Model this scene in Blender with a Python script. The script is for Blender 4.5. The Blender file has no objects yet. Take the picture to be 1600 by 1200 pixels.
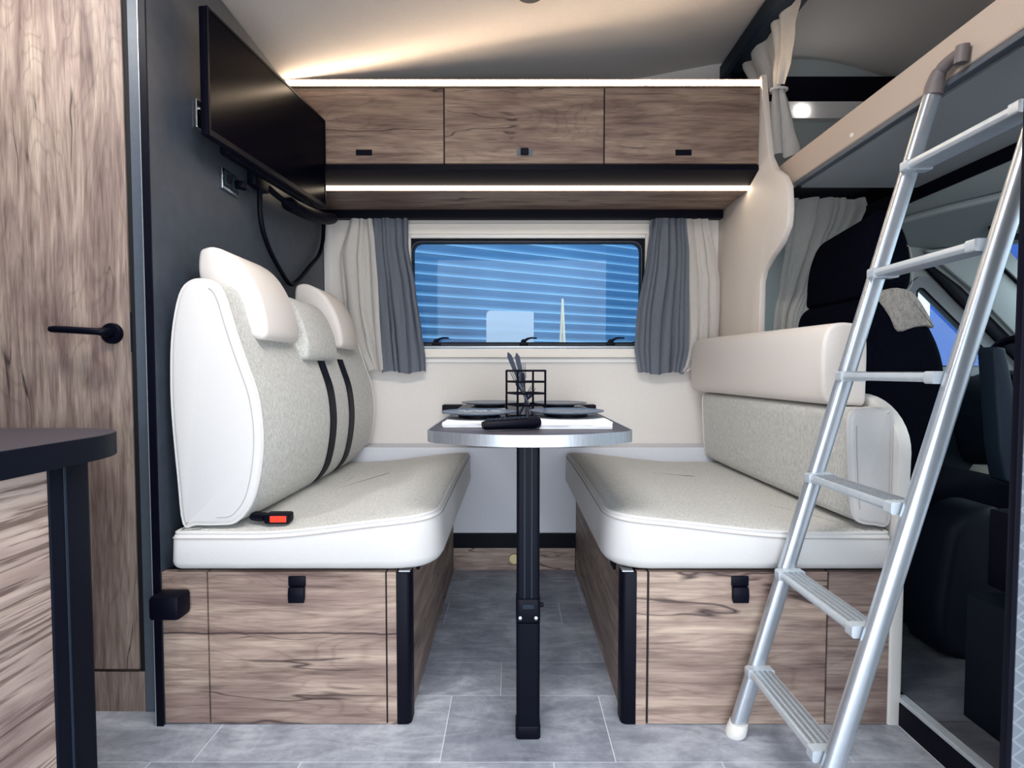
import bpy, bmesh, math, random
from mathutils import Vector, noise
R = math.radians
PI = math.pi
rnd = random.Random(7)
sc = bpy.context.scene
COL = sc.collection

# ------------------------------------------------------------------ camera
cam = bpy.data.cameras.new('camera'); camo = bpy.data.objects.new('camera', cam); COL.objects.link(camo)
camo.location = (0, 0, 0.88); camo.rotation_euler = (R(90-2.3), 0, 0)
cam.sensor_fit = 'HORIZONTAL'; cam.sensor_width = 36.0; cam.lens = 850/1600*36.0
cam.shift_y = 15/1600; cam.clip_start = 0.02; cam.clip_end = 200
sc.camera = camo
# ------------------------------------------------------------------ world, light, exposure
w = bpy.data.worlds.new('world'); sc.world = w; w.use_nodes = True
nt = w.node_tree; bg = nt.nodes['Background']
tc = nt.nodes.new('ShaderNodeTexCoord'); sx = nt.nodes.new('ShaderNodeSeparateXYZ')
cr = nt.nodes.new('ShaderNodeValToRGB')
cr.color_ramp.elements[0].position = 0.42; cr.color_ramp.elements[0].color = (0.30, 0.33, 0.36, 1)
cr.color_ramp.elements[1].position = 0.60; cr.color_ramp.elements[1].color = (0.74, 0.88, 1.0, 1)
mp = nt.nodes.new('ShaderNodeMapRange'); mp.inputs[1].default_value = -1; mp.inputs[2].default_value = 1
nt.links.new(tc.outputs['Generated'], sx.inputs[0]); nt.links.new(sx.outputs[2], mp.inputs[0])
nt.links.new(mp.outputs[0], cr.inputs[0]); nt.links.new(cr.outputs[0], bg.inputs[0])
bg.inputs[1].default_value = 2.6

def area(name, loc, rot, sx_, sy_, power, color):
    l = bpy.data.lights.new(name, 'AREA'); l.shape = 'RECTANGLE'; l.size = sx_; l.size_y = sy_
    l.energy = power; l.color = color
    o = bpy.data.objects.new(name, l); COL.objects.link(o); o.location = loc; o.rotation_euler = rot
    return o
# daylight falling in through the open entrance door behind the photographer
area('entrance_daylight', (0.15, -0.95, 0.56), (R(100), 0, 0), 1.9, 1.0, 40, (0.90, 0.95, 1.0))
area('windscreen_daylight', (3.3, 1.4, 2.15), (0, R(62), 0), 1.1, 2.2, 130, (0.86, 0.95, 1.0))
area('ceiling_fill_light', (0.0, 0.78, 1.985), (0, 0, 0), 0.8, 0.26, 22.0, (1.0, 0.96, 0.92))  # unseen fill light added under the ceiling to brighten floor and seat tops
area('hall_spot_light', (-1.15, 0.95, 1.97), (R(18), 0, 0), 0.09, 0.09, 8.0, (1.0, 0.97, 0.94))
sc.view_settings.view_transform = 'Standard'; sc.view_settings.look = 'None'
sc.view_settings.exposure = 0.08; sc.view_settings.gamma = 1.0; sc.view_settings.use_curve_mapping = False
try:
    sc.cycles.use_denoising = True; sc.cycles.max_bounces = 10; sc.cycles.diffuse_bounces = 6
    sc.cycles.caustics_reflective = False; sc.cycles.caustics_refractive = False
    sc.cycles.sample_clamp_indirect = 6.0
except Exception: pass

# ------------------------------------------------------------------ materials
def srgb(r, g, b):
    f = lambda c: (c/255/12.92) if c/255 <= 0.04045 else ((c/255+0.055)/1.055)**2.4
    return (f(r), f(g), f(b), 1)
class M:
    def __init__(s, name, base=(0.5,0.5,0.5,1), rough=0.6, metal=0.0, spec=0.5):
        s.m = bpy.data.materials.new(name); s.m.use_nodes = True; s.t = s.m.node_tree
        s.b = s.t.nodes['Principled BSDF']
        s.b.inputs['Base Color'].default_value = base; s.b.inputs['Roughness'].default_value = rough
        s.b.inputs['Metallic'].default_value = metal; s.b.inputs['Specular IOR Level'].default_value = spec
        s.co = None
    def n(s, t, **k):
        x = s.t.nodes.new(t)
        for a, v in k.items():
            if a.startswith('i'): x.inputs[int(a[1:])].default_value = v
            else: setattr(x, a, v)
        return x
    def l(s, a, b): s.t.links.new(a, b)
    def coord(s, scale=(1,1,1), rot=(0,0,0), off=(0,0,0)):
        if s.co is None: s.co = s.n('ShaderNodeTexCoord')
        m = s.n('ShaderNodeMapping'); m.inputs['Scale'].default_value = scale
        m.inputs['Rotation'].default_value = rot; m.inputs['Location'].default_value = off
        s.l(s.co.outputs['Object'], m.inputs[0]); return m.outputs[0]
    def noise(s, vec, scale, det=4, rough=0.55, dist=0.0):
        x = s.n('ShaderNodeTexNoise'); s.l(vec, x.inputs['Vector'])
        x.inputs['Scale'].default_value = scale; x.inputs['Detail'].default_value = det
        x.inputs['Roughness'].default_value = rough; x.inputs['Distortion'].default_value = dist
        return x.outputs['Fac']
    def ramp(s, fac, stops):
        x = s.n('ShaderNodeValToRGB'); e = x.color_ramp.elements
        while len(e) < len(stops): e.new(0.5)
        for k, (p, c) in enumerate(stops):
            e[k].position = p; e[k].color = c if len(c) == 4 else (*c, 1)
        s.l(fac, x.inputs[0]); return x.outputs[0]
    def mix(s, fac, a, b, mode='MIX'):
        x = s.n('ShaderNodeMix'); x.data_type = 'RGBA'; x.blend_type = mode
        for sock, v in ((x.inputs[0], fac), (x.inputs[6], a), (x.inputs[7], b)):
            if isinstance(v, (int, float)): sock.default_value = v
            elif isinstance(v, tuple): sock.default_value = v
            else: s.l(v, sock)
        return x.outputs[2]
    def math(s, op, a, b=0.0):
        x = s.n('ShaderNodeMath'); x.operation = op
        for k, v in ((0, a), (1, b)):
            if isinstance(v, (int, float)): x.inputs[k].default_value = v
            else: s.l(v, x.inputs[k])
        return x.outputs[0]
    def color(s, c): s.l(c, s.b.inputs['Base Color']); return s
    def bump(s, h, strength=0.3, dist=0.002):
        x = s.n('ShaderNodeBump'); x.inputs['Strength'].default_value = strength; x.inputs['Distance'].default_value = dist
        s.l(h, x.inputs['Height']); s.l(x.outputs[0], s.b.inputs['Normal']); return s

def wood(name, along='x', tone=1.0, off=(0,0,0), warm=0.0, relief=0.25, grain=1.0, cracks=(), ridge=0.28):
    """weathered oak laminate, grain running along one axis"""
    m = M(name, rough=0.55, spec=0.35)
    def sc3(a, c):
        d = {'x': (a, c, c), 'y': (c, a, c), 'z': (c, c, a)}[along]; return d
    v1 = m.coord(sc3(1.6*grain, 17*grain), off=off); v2 = m.coord(sc3(9*grain, 210*grain), off=off)
    v3 = m.coord(sc3(1.5*grain, 5*grain), off=tuple(k+3.1 for k in off))
    n1 = m.noise(v1, 1.6, 6, 0.6, 0.9); n2 = m.noise(v2, 1.0, 3, 0.6, 0.2); n3 = m.noise(v3, 1.4, 3, 0.5, 0.6)
    t = tone
    def c(r, g, b):
        q = srgb(r, g, b); return (q[0]*t*(1+0.12*warm), q[1]*t, q[2]*t*(1-0.15*warm), 1)
    base = m.ramp(n1, [(0.25, c(128, 108, 102)), (0.43, c(160, 140, 131)), (0.56, c(180, 161, 149)), (0.75, c(198, 180, 165))])
    dark = m.ramp(n3, [(0.34, (0.66, 0.62, 0.65, 1)), (0.55, (1, 1, 1, 1))])
    col = m.mix(1.0, base, dark, 'MULTIPLY')
    fine = m.ramp(n2, [(0.33 if ridge < 0.5 else 0.43, (1-ridge, 1-ridge*1.06, 1-ridge*1.08, 1)), (0.50, (1, 1, 1, 1)), (0.7, (1.08, 1.07, 1.06, 1))])
    col = m.mix(0.9, col, fine, 'MULTIPLY')
    n6 = m.noise(m.coord(sc3(4*grain, 62*grain), off=tuple(k+2.2 for k in off)), 1.0, 4, 0.65, 0.3)
    col = m.mix(1.0, col, m.ramp(n6, [(0.34, (0.74, 0.72, 0.71, 1)), (0.52, (1, 1, 1, 1)), (0.68, (1.07, 1.06, 1.05, 1))]), 'MULTIPLY')
    # growth-ring contours
    v4 = m.coord(sc3(1.0*grain, 6.5*grain), off=tuple(k+7.7 for k in off))
    n4 = m.noise(v4, 1.3, 2, 0.4, 0.5)
    rings = m.math('PINGPONG', m.math('MULTIPLY', n4, 34.0), 1.0)
    rr = m.ramp(rings, [(0.0, (0.80, 0.77, 0.76, 1)), (0.35, (1, 1, 1, 1))])
    col = m.mix(0.85, col, rr, 'MULTIPLY')
    # cracks: thin contour of a stretched noise, only here and there
    v5 = m.coord(sc3(0.8*grain, 5.5*grain), off=tuple(k+1.3 for k in off))
    n5 = m.noise(v5, 1.0, 4, 0.5, 0.25)
    d = m.math('ABSOLUTE', m.math('SUBTRACT', n5, 0.5))
    msk = m.noise(m.coord((2.3, 2.3, 2.3), off=off), 1.0, 1)
    line = m.math('MULTIPLY', m.ramp(d, [(0.0, (1, 1, 1, 1)), (0.007, (0, 0, 0, 1))]), m.ramp(msk, [(0.50, (0, 0, 0, 1)), (0.54, (1, 1, 1, 1))]))
    col = m.mix(line, col, c(66, 52, 52))
    # named cracks: (axis index across the grain, coordinate, half width)
    for ax, pos, hw in cracks:
        sp = m.n('ShaderNodeSeparateXYZ'); m.l(m.coord((1, 1, 1)), sp.inputs[0])
        wob = m.math('MULTIPLY', m.math('SUBTRACT', m.noise(m.coord(sc3(6, 0.0)), 1.0, 4), 0.5), 0.02)
        dd = m.math('ABSOLUTE', m.math('SUBTRACT', m.math('ADD', sp.outputs[ax], wob), pos))
        ln = m.ramp(dd, [(hw*0.6, (1, 1, 1, 1)), (hw*1.4, (0, 0, 0, 1))])
        halo = m.ramp(dd, [(0.0, (0.74, 0.69, 0.7, 1)), (0.02, (1, 1, 1, 1))])
        col = m.mix(1.0, col, halo, 'MULTIPLY'); col = m.mix(ln, col, c(48, 38, 42))
    # knots
    vk = m.coord(sc3(1.6*grain, 4.5*grain), off=tuple(k+5.5 for k in off))
    vo = m.n('ShaderNodeTexVoronoi'); m.l(vk, vo.inputs['Vector']); vo.inputs['Scale'].default_value = 1.6
    kn = m.ramp(vo.outputs['Distance'], [(0.03, (1, 1, 1, 1)), (0.10, (0, 0, 0, 1))])
    col = m.mix(m.math('MULTIPLY', kn, 0.65), col, c(84, 66, 64))
    m.color(col)
    h = m.math('SUBTRACT', n2, m.math('MULTIPLY', line, 2.0))
    m.bump(h, relief, 0.0015); return m.m

def plain(name, c, rough=0.6, metal=0.0, spec=0.5, nz=0, amt=0.0, bmp=0.0, var=0.08):
    m = M(name, c, rough, metal, spec)
    if nz:
        n = m.noise(m.coord(), nz, 3)
        lo = tuple(x*(1-var) for x in c[:3])+(1,); hi = tuple(min(1, x*(1+var)) for x in c[:3])+(1,)
        m.color(m.ramp(n, [(0.3, lo), (0.7, hi)]))
        if bmp: m.bump(n, bmp, 0.001)
    return m.m

def fabric_mat(name, c1, c2, scale=260):
    m = M(name, rough=0.95, spec=0.15)
    n = m.noise(m.coord(), scale, 2, 0.7); n2 = m.noise(m.coord((1, 1, 0.35)), scale*0.45, 2, 0.6)
    f = m.math('ADD', m.math('MULTIPLY', n, 0.6), m.math('MULTIPLY', n2, 0.4))
    m.color(m.ramp(f, [(0.36, c1), (0.62, c2)])); m.bump(f, 0.5, 0.0012)
    m.b.inputs['Sheen Weight'].default_value = 0.15 if c2[0] > 0.2 else 0.0
    if c2[0] < 0.05: m.b.inputs['Specular IOR Level'].default_value = 0.05
    return m.m

BLACK = srgb(5, 6, 20)
MT = {}
MT['wood_door'] = wood('oak_vertical', 'z', 0.86, (1.3, 0.4, 2.2), grain=1.25, cracks=((0, -0.205, 0.0022),))
MT['wood_kick'] = wood('oak_kick', 'z', 0.80, (4.3, 0.4, 6.2), grain=1.25)
MT['wood_bench'] = wood('oak_bench_left', 'x', 0.90, (2.1, 0.2, 0.7), warm=0.25, grain=1.0, cracks=((2, 0.232, 0.0022),))
MT['wood_bench2'] = wood('oak_bench_right', 'x', 0.97, (8.4, 1.2, 3.7), warm=0.25, grain=1.0)
MT['wood_side'] = wood('oak_bench_side', 'y', 0.75, (0.5, 5.2, 1.7), grain=1.0)
MT['wood_cab'] = [wood('oak_locker_%s' % 'abc'[k], 'x', 0.62, ((3.3, 1.0, 5.1), (11.7, 2.0, 0.4), (6.9, 4.0, 8.8))[k], warm=0.6, grain=1.0) for k in range(3)]
MT['wood_shelf'] = wood('oak_shelf_underside', 'x', 0.72, (0.9, 9.0, 1.1), warm=0.5)
MT['wood_counter'] = wood('oak_counter_side', 'y', 1.05, (7.9, 3.0, 1.1), warm=-0.2, relief=1.0, grain=0.5, ridge=0.62)
MT['black'] = plain('black_satin_plastic', BLACK, 0.5, spec=0.12, nz=40, var=0.15)
MT['black_metal'] = plain('black_powder_coated_metal', srgb(5, 7, 20), 0.45, spec=0.1, nz=300, bmp=0.05, var=0.1)
MT['black_gloss'] = plain('black_glossy_screen', srgb(2, 3, 12), 0.2, spec=0.035, nz=900, var=0.02)
MT['shadow_gap'] = plain('black_gap_backing', srgb(6, 7, 14), 0.8)
MT['graypanel'] = plain('slate_grey_laminate', srgb(56, 63, 74), 0.5, nz=22, bmp=0.04, var=0.14)
MT['pillar'] = plain('blue_grey_pillar_laminate', srgb(84, 92, 104), 0.5, nz=60, var=0.06)
MT['worktop'] = plain('charcoal_worktop', srgb(62, 58, 68), 0.45, nz=500, bmp=0.2, var=0.2)
MT['worktop_edge'] = plain('black_worktop_edge', srgb(6, 11, 24), 0.55, spec=0.10)
MT['beige'] = plain('beige_wall_board', srgb(224, 218, 213), 0.7, nz=120, bmp=0.05, var=0.02)
MT['lowwall'] = plain('pale_grey_wall_board', srgb(212, 214, 222), 0.7, nz=90, var=0.02)
MT['cream'] = plain('cream_window_frame', srgb(226, 219, 210), 0.5)
MT['ceiling'] = plain('grey_felt_ceiling', srgb(196, 190, 186), 0.95, nz=420, bmp=0.25, var=0.09)
MT['leather'] = plain('off_white_leatherette', srgb(209, 206, 205), 0.5, spec=0.3, nz=240, bmp=0.10, var=0.02)
MT['leather_warm'] = plain('cream_leatherette', srgb(218, 211, 206), 0.5, spec=0.3, nz=240, bmp=0.10, var=0.02)
MT['stitch'] = plain('grey_stitching', srgb(172, 164, 162), 0.8)
MT['fabric'] = fabric_mat('greige_tweed_fabric', srgb(162, 162, 159), srgb(213, 212, 208), 430)
MT['white_board'] = plain('white_moulded_board', srgb(226, 223, 220), 0.45)
MT['partition'] = plain('cream_partition_board', srgb(224, 214, 205), 0.55, nz=80, var=0.015)
MT['fascia'] = plain('beige_bed_fascia', srgb(192, 176, 164), 0.8, nz=420, bmp=0.2, var=0.06)
MT['bedunder'] = plain('grey_bed_underside', srgb(150, 154, 158), 0.85, nz=420, bmp=0.2, var=0.08)
MT['headliner'] = plain('grey_green_headliner', srgb(172, 180, 180), 0.9, nz=300, bmp=0.2, var=0.05)
MT['trimgrey'] = plain('pale_grey_cab_trim', srgb(190, 198, 198), 0.6)
MT['darktrim'] = plain('dark_slate_cab_trim', srgb(24, 36, 50), 0.55, spec=0.2)
MT['cabblack'] = plain('cab_black_plastic', srgb(8, 16, 28), 0.55, spec=0.15)
MT['blackcloth'] = fabric_mat('black_seat_cloth', srgb(3, 4, 12), srgb(9, 11, 24), 300)
MT['greycloth'] = fabric_mat('grey_seat_cloth', srgb(120, 116, 112), srgb(176, 170, 164), 320)
def alu():
    m = M('brushed_aluminium', srgb(180, 186, 194), 0.42, 0.85)
    n = m.noise(m.coord((60, 60, 3)), 6, 3); m.color(m.ramp(n, [(0.3, srgb(168, 174, 182)), (0.7, srgb(194, 199, 206))]))
    return m.m
MT['alu'] = alu()
MT['alu_satin'] = plain('satin_anodised_aluminium', srgb(196, 204, 212), 0.42, 0.4, nz=80, var=0.04)
MT['chrome'] = plain('bright_metal', srgb(210, 212, 216), 0.2, 1.0)
MT['brass'] = plain('pale_brass', srgb(216, 196, 150), 0.35, 0.4)
MT['white'] = plain('white_paper', srgb(232, 232, 236), 0.8, nz=60, bmp=0.1, var=0.01)
MT['red'] = plain('red_plastic', srgb(235, 60, 35), 0.4)
MT['steel_dark'] = plain('dark_steel', srgb(52, 56, 70), 0.3, 0.6)
def curtain_mat(name, c, tr=0.25):
    m = M(name, c, 0.95, spec=0.1)
    n = m.noise(m.coord((300, 300, 60)), 1.0, 2); m.color(m.ramp(n, [(0.3, tuple(x*0.88 for x in c[:3])+(1,)), (0.7, c)]))
    ts = m.n('ShaderNodeBsdfTranslucent'); ts.inputs[0].default_value = c
    mx = m.n('ShaderNodeMixShader'); mx.inputs[0].default_value = tr
    out = m.t.nodes['Material Output']
    m.l(m.b.outputs[0], mx.inputs[1]); m.l(ts.outputs[0], mx.inputs[2]); m.l(mx.outputs[0], out.inputs[0])
    return m.m
MT['cur_white'] = curtain_mat('white_curtain_linen', srgb(242, 239, 236))
MT['cur_grey'] = curtain_mat('grey_curtain_linen', srgb(152, 158, 170))
def glass(name, tint=(1, 1, 1, 1)):
    m = bpy.data.materials.new(name); m.use_nodes = True; t = m.node_tree; t.nodes.clear()
    o = t.nodes.new('ShaderNodeOutputMaterial'); tr = t.nodes.new('ShaderNodeBsdfTransparent'); gl = t.nodes.new('ShaderNodeBsdfGlossy')
    fr = t.nodes.new('ShaderNodeFresnel'); mx = t.nodes.new('ShaderNodeMixShader'); fr.inputs[0].default_value = 1.45
    tr.inputs[0].default_value = tint; gl.inputs['Roughness'].default_value = 0.02
    t.links.new(fr.outputs[0], mx.inputs[0]); t.links.new(tr.outputs[0], mx.inputs[1]); t.links.new(gl.outputs[0], mx.inputs[2])
    t.links.new(mx.outputs[0], o.inputs[0]); return m
MT['glass'] = glass('window_glass', (0.90, 0.96, 1.0, 1))
MT['glass_cab'] = glass('cab_glass', (0.88, 0.95, 0.95, 1))
def emis(name, c, s):
    m = bpy.data.materials.new(name); m.use_nodes = True; b = m.node_tree.nodes['Principled BSDF']
    b.inputs['Base Color'].default_value = (0.8, 0.8, 0.8, 1)
    b.inputs['Emission Color'].default_value = c; b.inputs['Emission Strength'].default_value = s; return m
MT['led'] = emis('warm_led_diffuser', (1.0, 0.76, 0.52, 1), 34.0)
MT['led2'] = emis('warm_led_diffuser_low', (1.0, 0.82, 0.60, 1), 9.0)
MT['lampwhite'] = emis('white_lamp_diffuser', (1.0, 0.98, 0.95, 1), 40.0)
def tile_mat(name='grey_stone_vinyl', k=1.0):
    m = M(name, rough=0.42, spec=0.4)
    oi = m.n('ShaderNodeObjectInfo')
    v = m.coord((1, 1, 1)); n1 = m.noise(v, 4.5, 8, 0.62, 1.2); n2 = m.noise(m.coord((1.0, 3.0, 1), off=(4, 2, 0)), 5, 6, 0.6, 2.0); n3 = m.noise(v, 60, 3, 0.7)
    f = m.math('ADD', m.math('MULTIPLY', n1, 0.55), m.math('MULTIPLY', n2, 0.45))
    c = m.ramp(f, [(0.33, srgb(122, 126, 138)), (0.48, srgb(156, 160, 172)), (0.60, srgb(186, 190, 200))])
    c = m.mix(0.5, c, m.ramp(n3, [(0.35, (0.80, 0.80, 0.80, 1)), (0.6, (1.06, 1.06, 1.06, 1))]), 'MULTIPLY')
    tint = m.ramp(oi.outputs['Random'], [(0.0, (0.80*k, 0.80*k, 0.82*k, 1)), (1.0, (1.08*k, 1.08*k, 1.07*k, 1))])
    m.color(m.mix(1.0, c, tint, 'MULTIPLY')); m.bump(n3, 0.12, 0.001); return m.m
MT['tile'] = tile_mat(); MT['tile_cab'] = tile_mat('shaded_stone_vinyl', 0.30)  # tile_cab: same vinyl, with the dimness of the cab put into its colour
MT['grout'] = plain('pale_grout', srgb(222, 225, 232), 0.8)
def corr_mat():
    m = M('blue_grey_corrugated_steel', rough=0.35, metal=0.25, spec=0.6)
    n = m.noise(m.coord((1.2, 1.2, 0.5)), 1.0, 2)
    m.color(m.ramp(n, [(0.35, srgb(118, 168, 206)), (0.7, srgb(138, 186, 220))])); return m.m
MT['corr'] = corr_mat()
def plate_mat(name, print_=False):
    m = M(name, srgb(74, 84, 98), 0.3)
    n = m.noise(m.coord(), 220, 3, 0.7)
    c = m.ramp(n, [(0.35, srgb(58, 68, 82)), (0.62, srgb(98, 110, 126))])
    if print_:
        v = m.n('ShaderNodeTexVoronoi'); m.l(m.coord((1, 1.0, 1)), v.inputs['Vector']); v.inputs['Scale'].default_value = 75
        sp = m.n('ShaderNodeSeparateXYZ'); m.l(m.coord((1, 1, 1)), sp.inputs[0])
        msk = m.ramp(sp.outputs[1], [(0.50, (0, 0, 0, 1)), (0.51, (1, 1, 1, 1))])
        m2 = m.ramp(m.math('ABSOLUTE', m.math('ADD', sp.outputs[1], -0.04)), [(0.02, (1, 1, 1, 1)), (0.03, (0, 0, 0, 1))])
        m3 = m.ramp(m.math('ABSOLUTE', m.math('ADD', sp.outputs[0], 0.0)), [(0.055, (1, 1, 1, 1)), (0.065, (0, 0, 0, 1))])
        dots = m.ramp(v.outputs['Distance'], [(0.38, (1, 1, 1, 1)), (0.45, (0, 0, 0, 1))])
        f = m.math('MULTIPLY', m.math('MULTIPLY', dots, m2), m3)
        c = m.mix(f, c, srgb(240, 244, 248))
    m.color(c); return m.m
MT['plate'] = plate_mat('blue_grey_stoneware'); MT['plate_print'] = plate_mat('stoneware_white_print', True)
def emboss_mat():
    m = M('pale_grey_embossed_panel', srgb(176, 182, 190), 0.6)
    a = m.n('ShaderNodeTexWave'); a.inputs['Scale'].default_value = 15; a.inputs['Distortion'].default_value = 0.6
    b = m.n('ShaderNodeTexWave'); b.inputs['Scale'].default_value = 15; b.inputs['Distortion'].default_value = 0.6
    m.l(m.coord(rot=(0, R(52), 0)), a.inputs['Vector']); m.l(m.coord(rot=(0, R(-52), 0)), b.inputs['Vector'])
    f = m.math('MAXIMUM', a.outputs['Fac'], b.outputs['Fac'])
    m.color(m.ramp(f, [(0.90, srgb(104, 111, 120)), (0.99, srgb(126, 133, 141))])); m.bump(f, 0.2, 0.001); return m.m
MT['emboss'] = emboss_mat()
MT['asphalt'] = plain('grey_yard_asphalt', srgb(110, 112, 116), 0.9, nz=30, var=0.1)
MT['leaf'] = plain('hedge_green', srgb(70, 130, 45), 0.8, nz=12, var=0.4)
MT['bluesheet'] = plain('bright_blue_tarpaulin', srgb(16, 74, 165), 0.6, nz=9, var=0.12)
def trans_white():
    m = M('translucent_white_reflection', srgb(235, 240, 248), 0.4)
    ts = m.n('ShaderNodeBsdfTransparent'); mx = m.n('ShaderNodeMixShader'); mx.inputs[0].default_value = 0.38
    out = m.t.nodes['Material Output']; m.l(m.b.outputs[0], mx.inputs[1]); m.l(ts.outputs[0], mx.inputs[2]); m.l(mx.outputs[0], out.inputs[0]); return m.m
MT['reflection_white'] = trans_white()  # see-through white imitating a pale reflection in the window glass
MT['pole_reflection'] = plain('cream_pole_reflection', srgb(255, 236, 205), 0.5)  # cream of the pole that imitates a reflected line of light

# ------------------------------------------------------------------ object helpers (authored in world coordinates)
def wloc(o):
    v = Vector((0, 0, 0))
    while o is not None: v += o.location; o = o.parent
    return v
def obj(name, bm, mat, parent=None, smooth=False, loc=None, angle=None):
    me = bpy.data.meshes.new(name)
    org = wloc(parent) if parent is not None else Vector(loc or (0, 0, 0))
    if loc is not None and parent is not None: pass
    bmesh.ops.translate(bm, verts=bm.verts, vec=-org)
    if smooth:
        a = math.cos(R(angle or 40))
        for f in bm.faces: f.smooth = True
        for e in bm.edges:
            if len(e.link_faces) == 2 and e.link_faces[0].normal.dot(e.link_faces[1].normal) < a: e.smooth = False
    bm.to_mesh(me); bm.free()
    me.materials.append(mat if not isinstance(mat, str) else MT[mat])
    o = bpy.data.objects.new(name, me); COL.objects.link(o)
    if parent is not None: o.parent = parent
    else: o.location = org
    return o
def thing(name, loc, label, cat, group=None):
    o = bpy.data.objects.new(name, None); COL.objects.link(o); o.location = loc; o.empty_display_size = 0.05
    o['label'] = label; o['category'] = cat
    if group: o['group'] = group
    return o
def tag(o, label, cat, group=None):
    o['label'] = label; o['category'] = cat
    if group: o['group'] = group
    return o
def struct(name, bm, mat, smooth=False, loc=None):
    o = obj(name, bm, mat, None, smooth, loc=loc); o['kind'] = 'structure'; return o
def B(): return bmesh.new()
def fin(bm):
    bmesh.ops.recalc_face_normals(bm, faces=bm.faces); bm.normal_update(); return bm
def box(bm, x0, x1, y0, y1, z0, z1, r=0.0, seg=2):
    v = [bm.verts.new((x, y, z)) for x in (x0, x1) for y in (y0, y1) for z in (z0, z1)]
    f = [(0,1,3,2), (4,6,7,5), (0,4,5,1), (2,3,7,6), (0,2,6,4), (1,5,7,3)]
    fs = [bm.faces.new([v[i] for i in q]) for q in f]
    if r > 0:
        es = list({e for q in fs for e in q.edges})
        bmesh.ops.bevel(bm, geom=es, offset=r, segments=seg, profile=0.5, affect='EDGES')
    return bm
def bx(*a, **k): return fin(box(B(), *a, **k))
def cat_closed(pts, n=5):
    out = []; m = len(pts)
    for i in range(m):
        p0, p1, p2, p3 = (Vector(pts[(i+k) % m]) for k in (-1, 0, 1, 2))
        for j in range(n):
            t = j/n
            out.append(0.5*((2*p1)+(p2-p0)*t+(2*p0-5*p1+4*p2-p3)*t*t+(3*p1-p0-3*p2+p3)*t**3))
    return out
def cat_open(pts, n=6):
    pts = [Vector(p) for p in pts]; P = [2*pts[0]-pts[1]]+pts+[2*pts[-1]-pts[-2]]; out = []
    for i in range(1, len(P)-2):
        p0, p1, p2, p3 = P[i-1:i+3]
        for j in range(n):
            t = j/n
            out.append(0.5*((2*p1)+(p2-p0)*t+(2*p0-5*p1+4*p2-p3)*t*t+(3*p1-p0-3*p2+p3)*t**3))
    out.append(pts[-1]); return out
def roundpoly(pts, rad, seg=6):
    """2D polygon with each corner rounded; rad number or list"""
    out = []; n = len(pts)
    for i in range(n):
        p = Vector(pts[i]); a = Vector(pts[i-1]); b = Vector(pts[(i+1) % n]); r = rad[i] if isinstance(rad, (list, tuple)) else rad
        if r <= 0: out.append(p); continue
        da = (a-p).normalized(); db = (b-p).normalized()
        ang = da.angle(db); t = r/math.tan(ang/2); t = min(t, (a-p).length*0.49, (b-p).length*0.49)
        s = p+da*t; e = p+db*t
        for k in range(seg+1):
            u = k/seg; out.append((1-u)**2*s+2*u*(1-u)*(p*0.92+(s+e)*0.04)+u*u*e)
    return out
def inset(pts, d):
    n = len(pts); area_ = sum(pts[i].x*pts[(i+1) % n].y-pts[(i+1) % n].x*pts[i].y for i in range(n))
    sg = 1 if area_ > 0 else -1; out = []
    for i in range(n):
        a, p, b = pts[i-1], pts[i], pts[(i+1) % n]
        t = (p-a).normalized()+(b-p).normalized()
        t = t.normalized() if t.length > 1e-9 else (b-p).normalized()
        out.append(p+Vector((-t.y, t.x))*sg*d)
    return out
AX = {'x': lambda p, a: (a, p.x, p.y), 'y': lambda p, a: (p.x, a, p.y), 'z': lambda p, a: (p.x, p.y, a)}
def prism(bm, pts, axis, a0, a1, r=0.0, seg=3, r1=None, cap1=True):
    """extrude a 2D outline along an axis, both rims rounded by r (r1 for the far rim)"""
    pts = [Vector(p) for p in pts]; f = AX[axis]; r1 = r if r1 is None else r1
    sgn = 1 if a1 > a0 else -1; rings = []
    lev = []
    if r > 0:
        for k in range(seg+1):
            t = k/seg*PI/2; lev.append((a0+sgn*r*(1-math.cos(t)), r*(1-math.sin(t))))
    else: lev.append((a0, 0))
    if r1 > 0:
        for k in range(seg+1):
            t = k/seg*PI/2; lev.append((a1-sgn*r1*(1-math.sin(t)), r1*(1-math.cos(t))))
    else: lev.append((a1, 0))
    for a, d in lev:
        q = inset(pts, d) if d > 1e-6 else pts
        rings.append([bm.verts.new(f(p, a)) for p in q])
    n = len(pts)
    for k in range(len(rings)-1):
        for i in range(n):
            j = (i+1) % n; bm.faces.new((rings[k][i], rings[k][j], rings[k+1][j], rings[k+1][i]))
    bm.faces.new(rings[0])
    if cap1: bm.faces.new(rings[-1])
    return bm
def tube(bm, path, r, seg=8, closed=False, caps=True, flat=1.0):
    path = [Vector(p) for p in path]; n = len(path); rings = []; up = None
    for i, p in enumerate(path):
        if closed: t = path[(i+1) % n]-path[i-1]
        else: t = path[min(i+1, n-1)]-path[max(i-1, 0)]
        t.normalize()
        if up is None:
            up = Vector((0, 0, 1)) if abs(t.z) < 0.9 else Vector((0, 1, 0))
        up = (up-t*up.dot(t)).normalized(); s = t.cross(up)
        rr = r[i] if isinstance(r, (list, tuple)) else r
        rings.append([bm.verts.new(p+(up*math.cos(2*PI*k/seg)*rr+s*math.sin(2*PI*k/seg)*rr*flat)) for k in range(seg)])
    m = n if closed else n-1
    for i in range(m):
        a, b = rings[i], rings[(i+1) % n]
        for k in range(seg): bm.faces.new((a[k], a[(k+1) % seg], b[(k+1) % seg], b[k]))
    if not closed and caps: bm.faces.new(rings[0]); bm.faces.new(rings[-1])
    return bm
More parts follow.
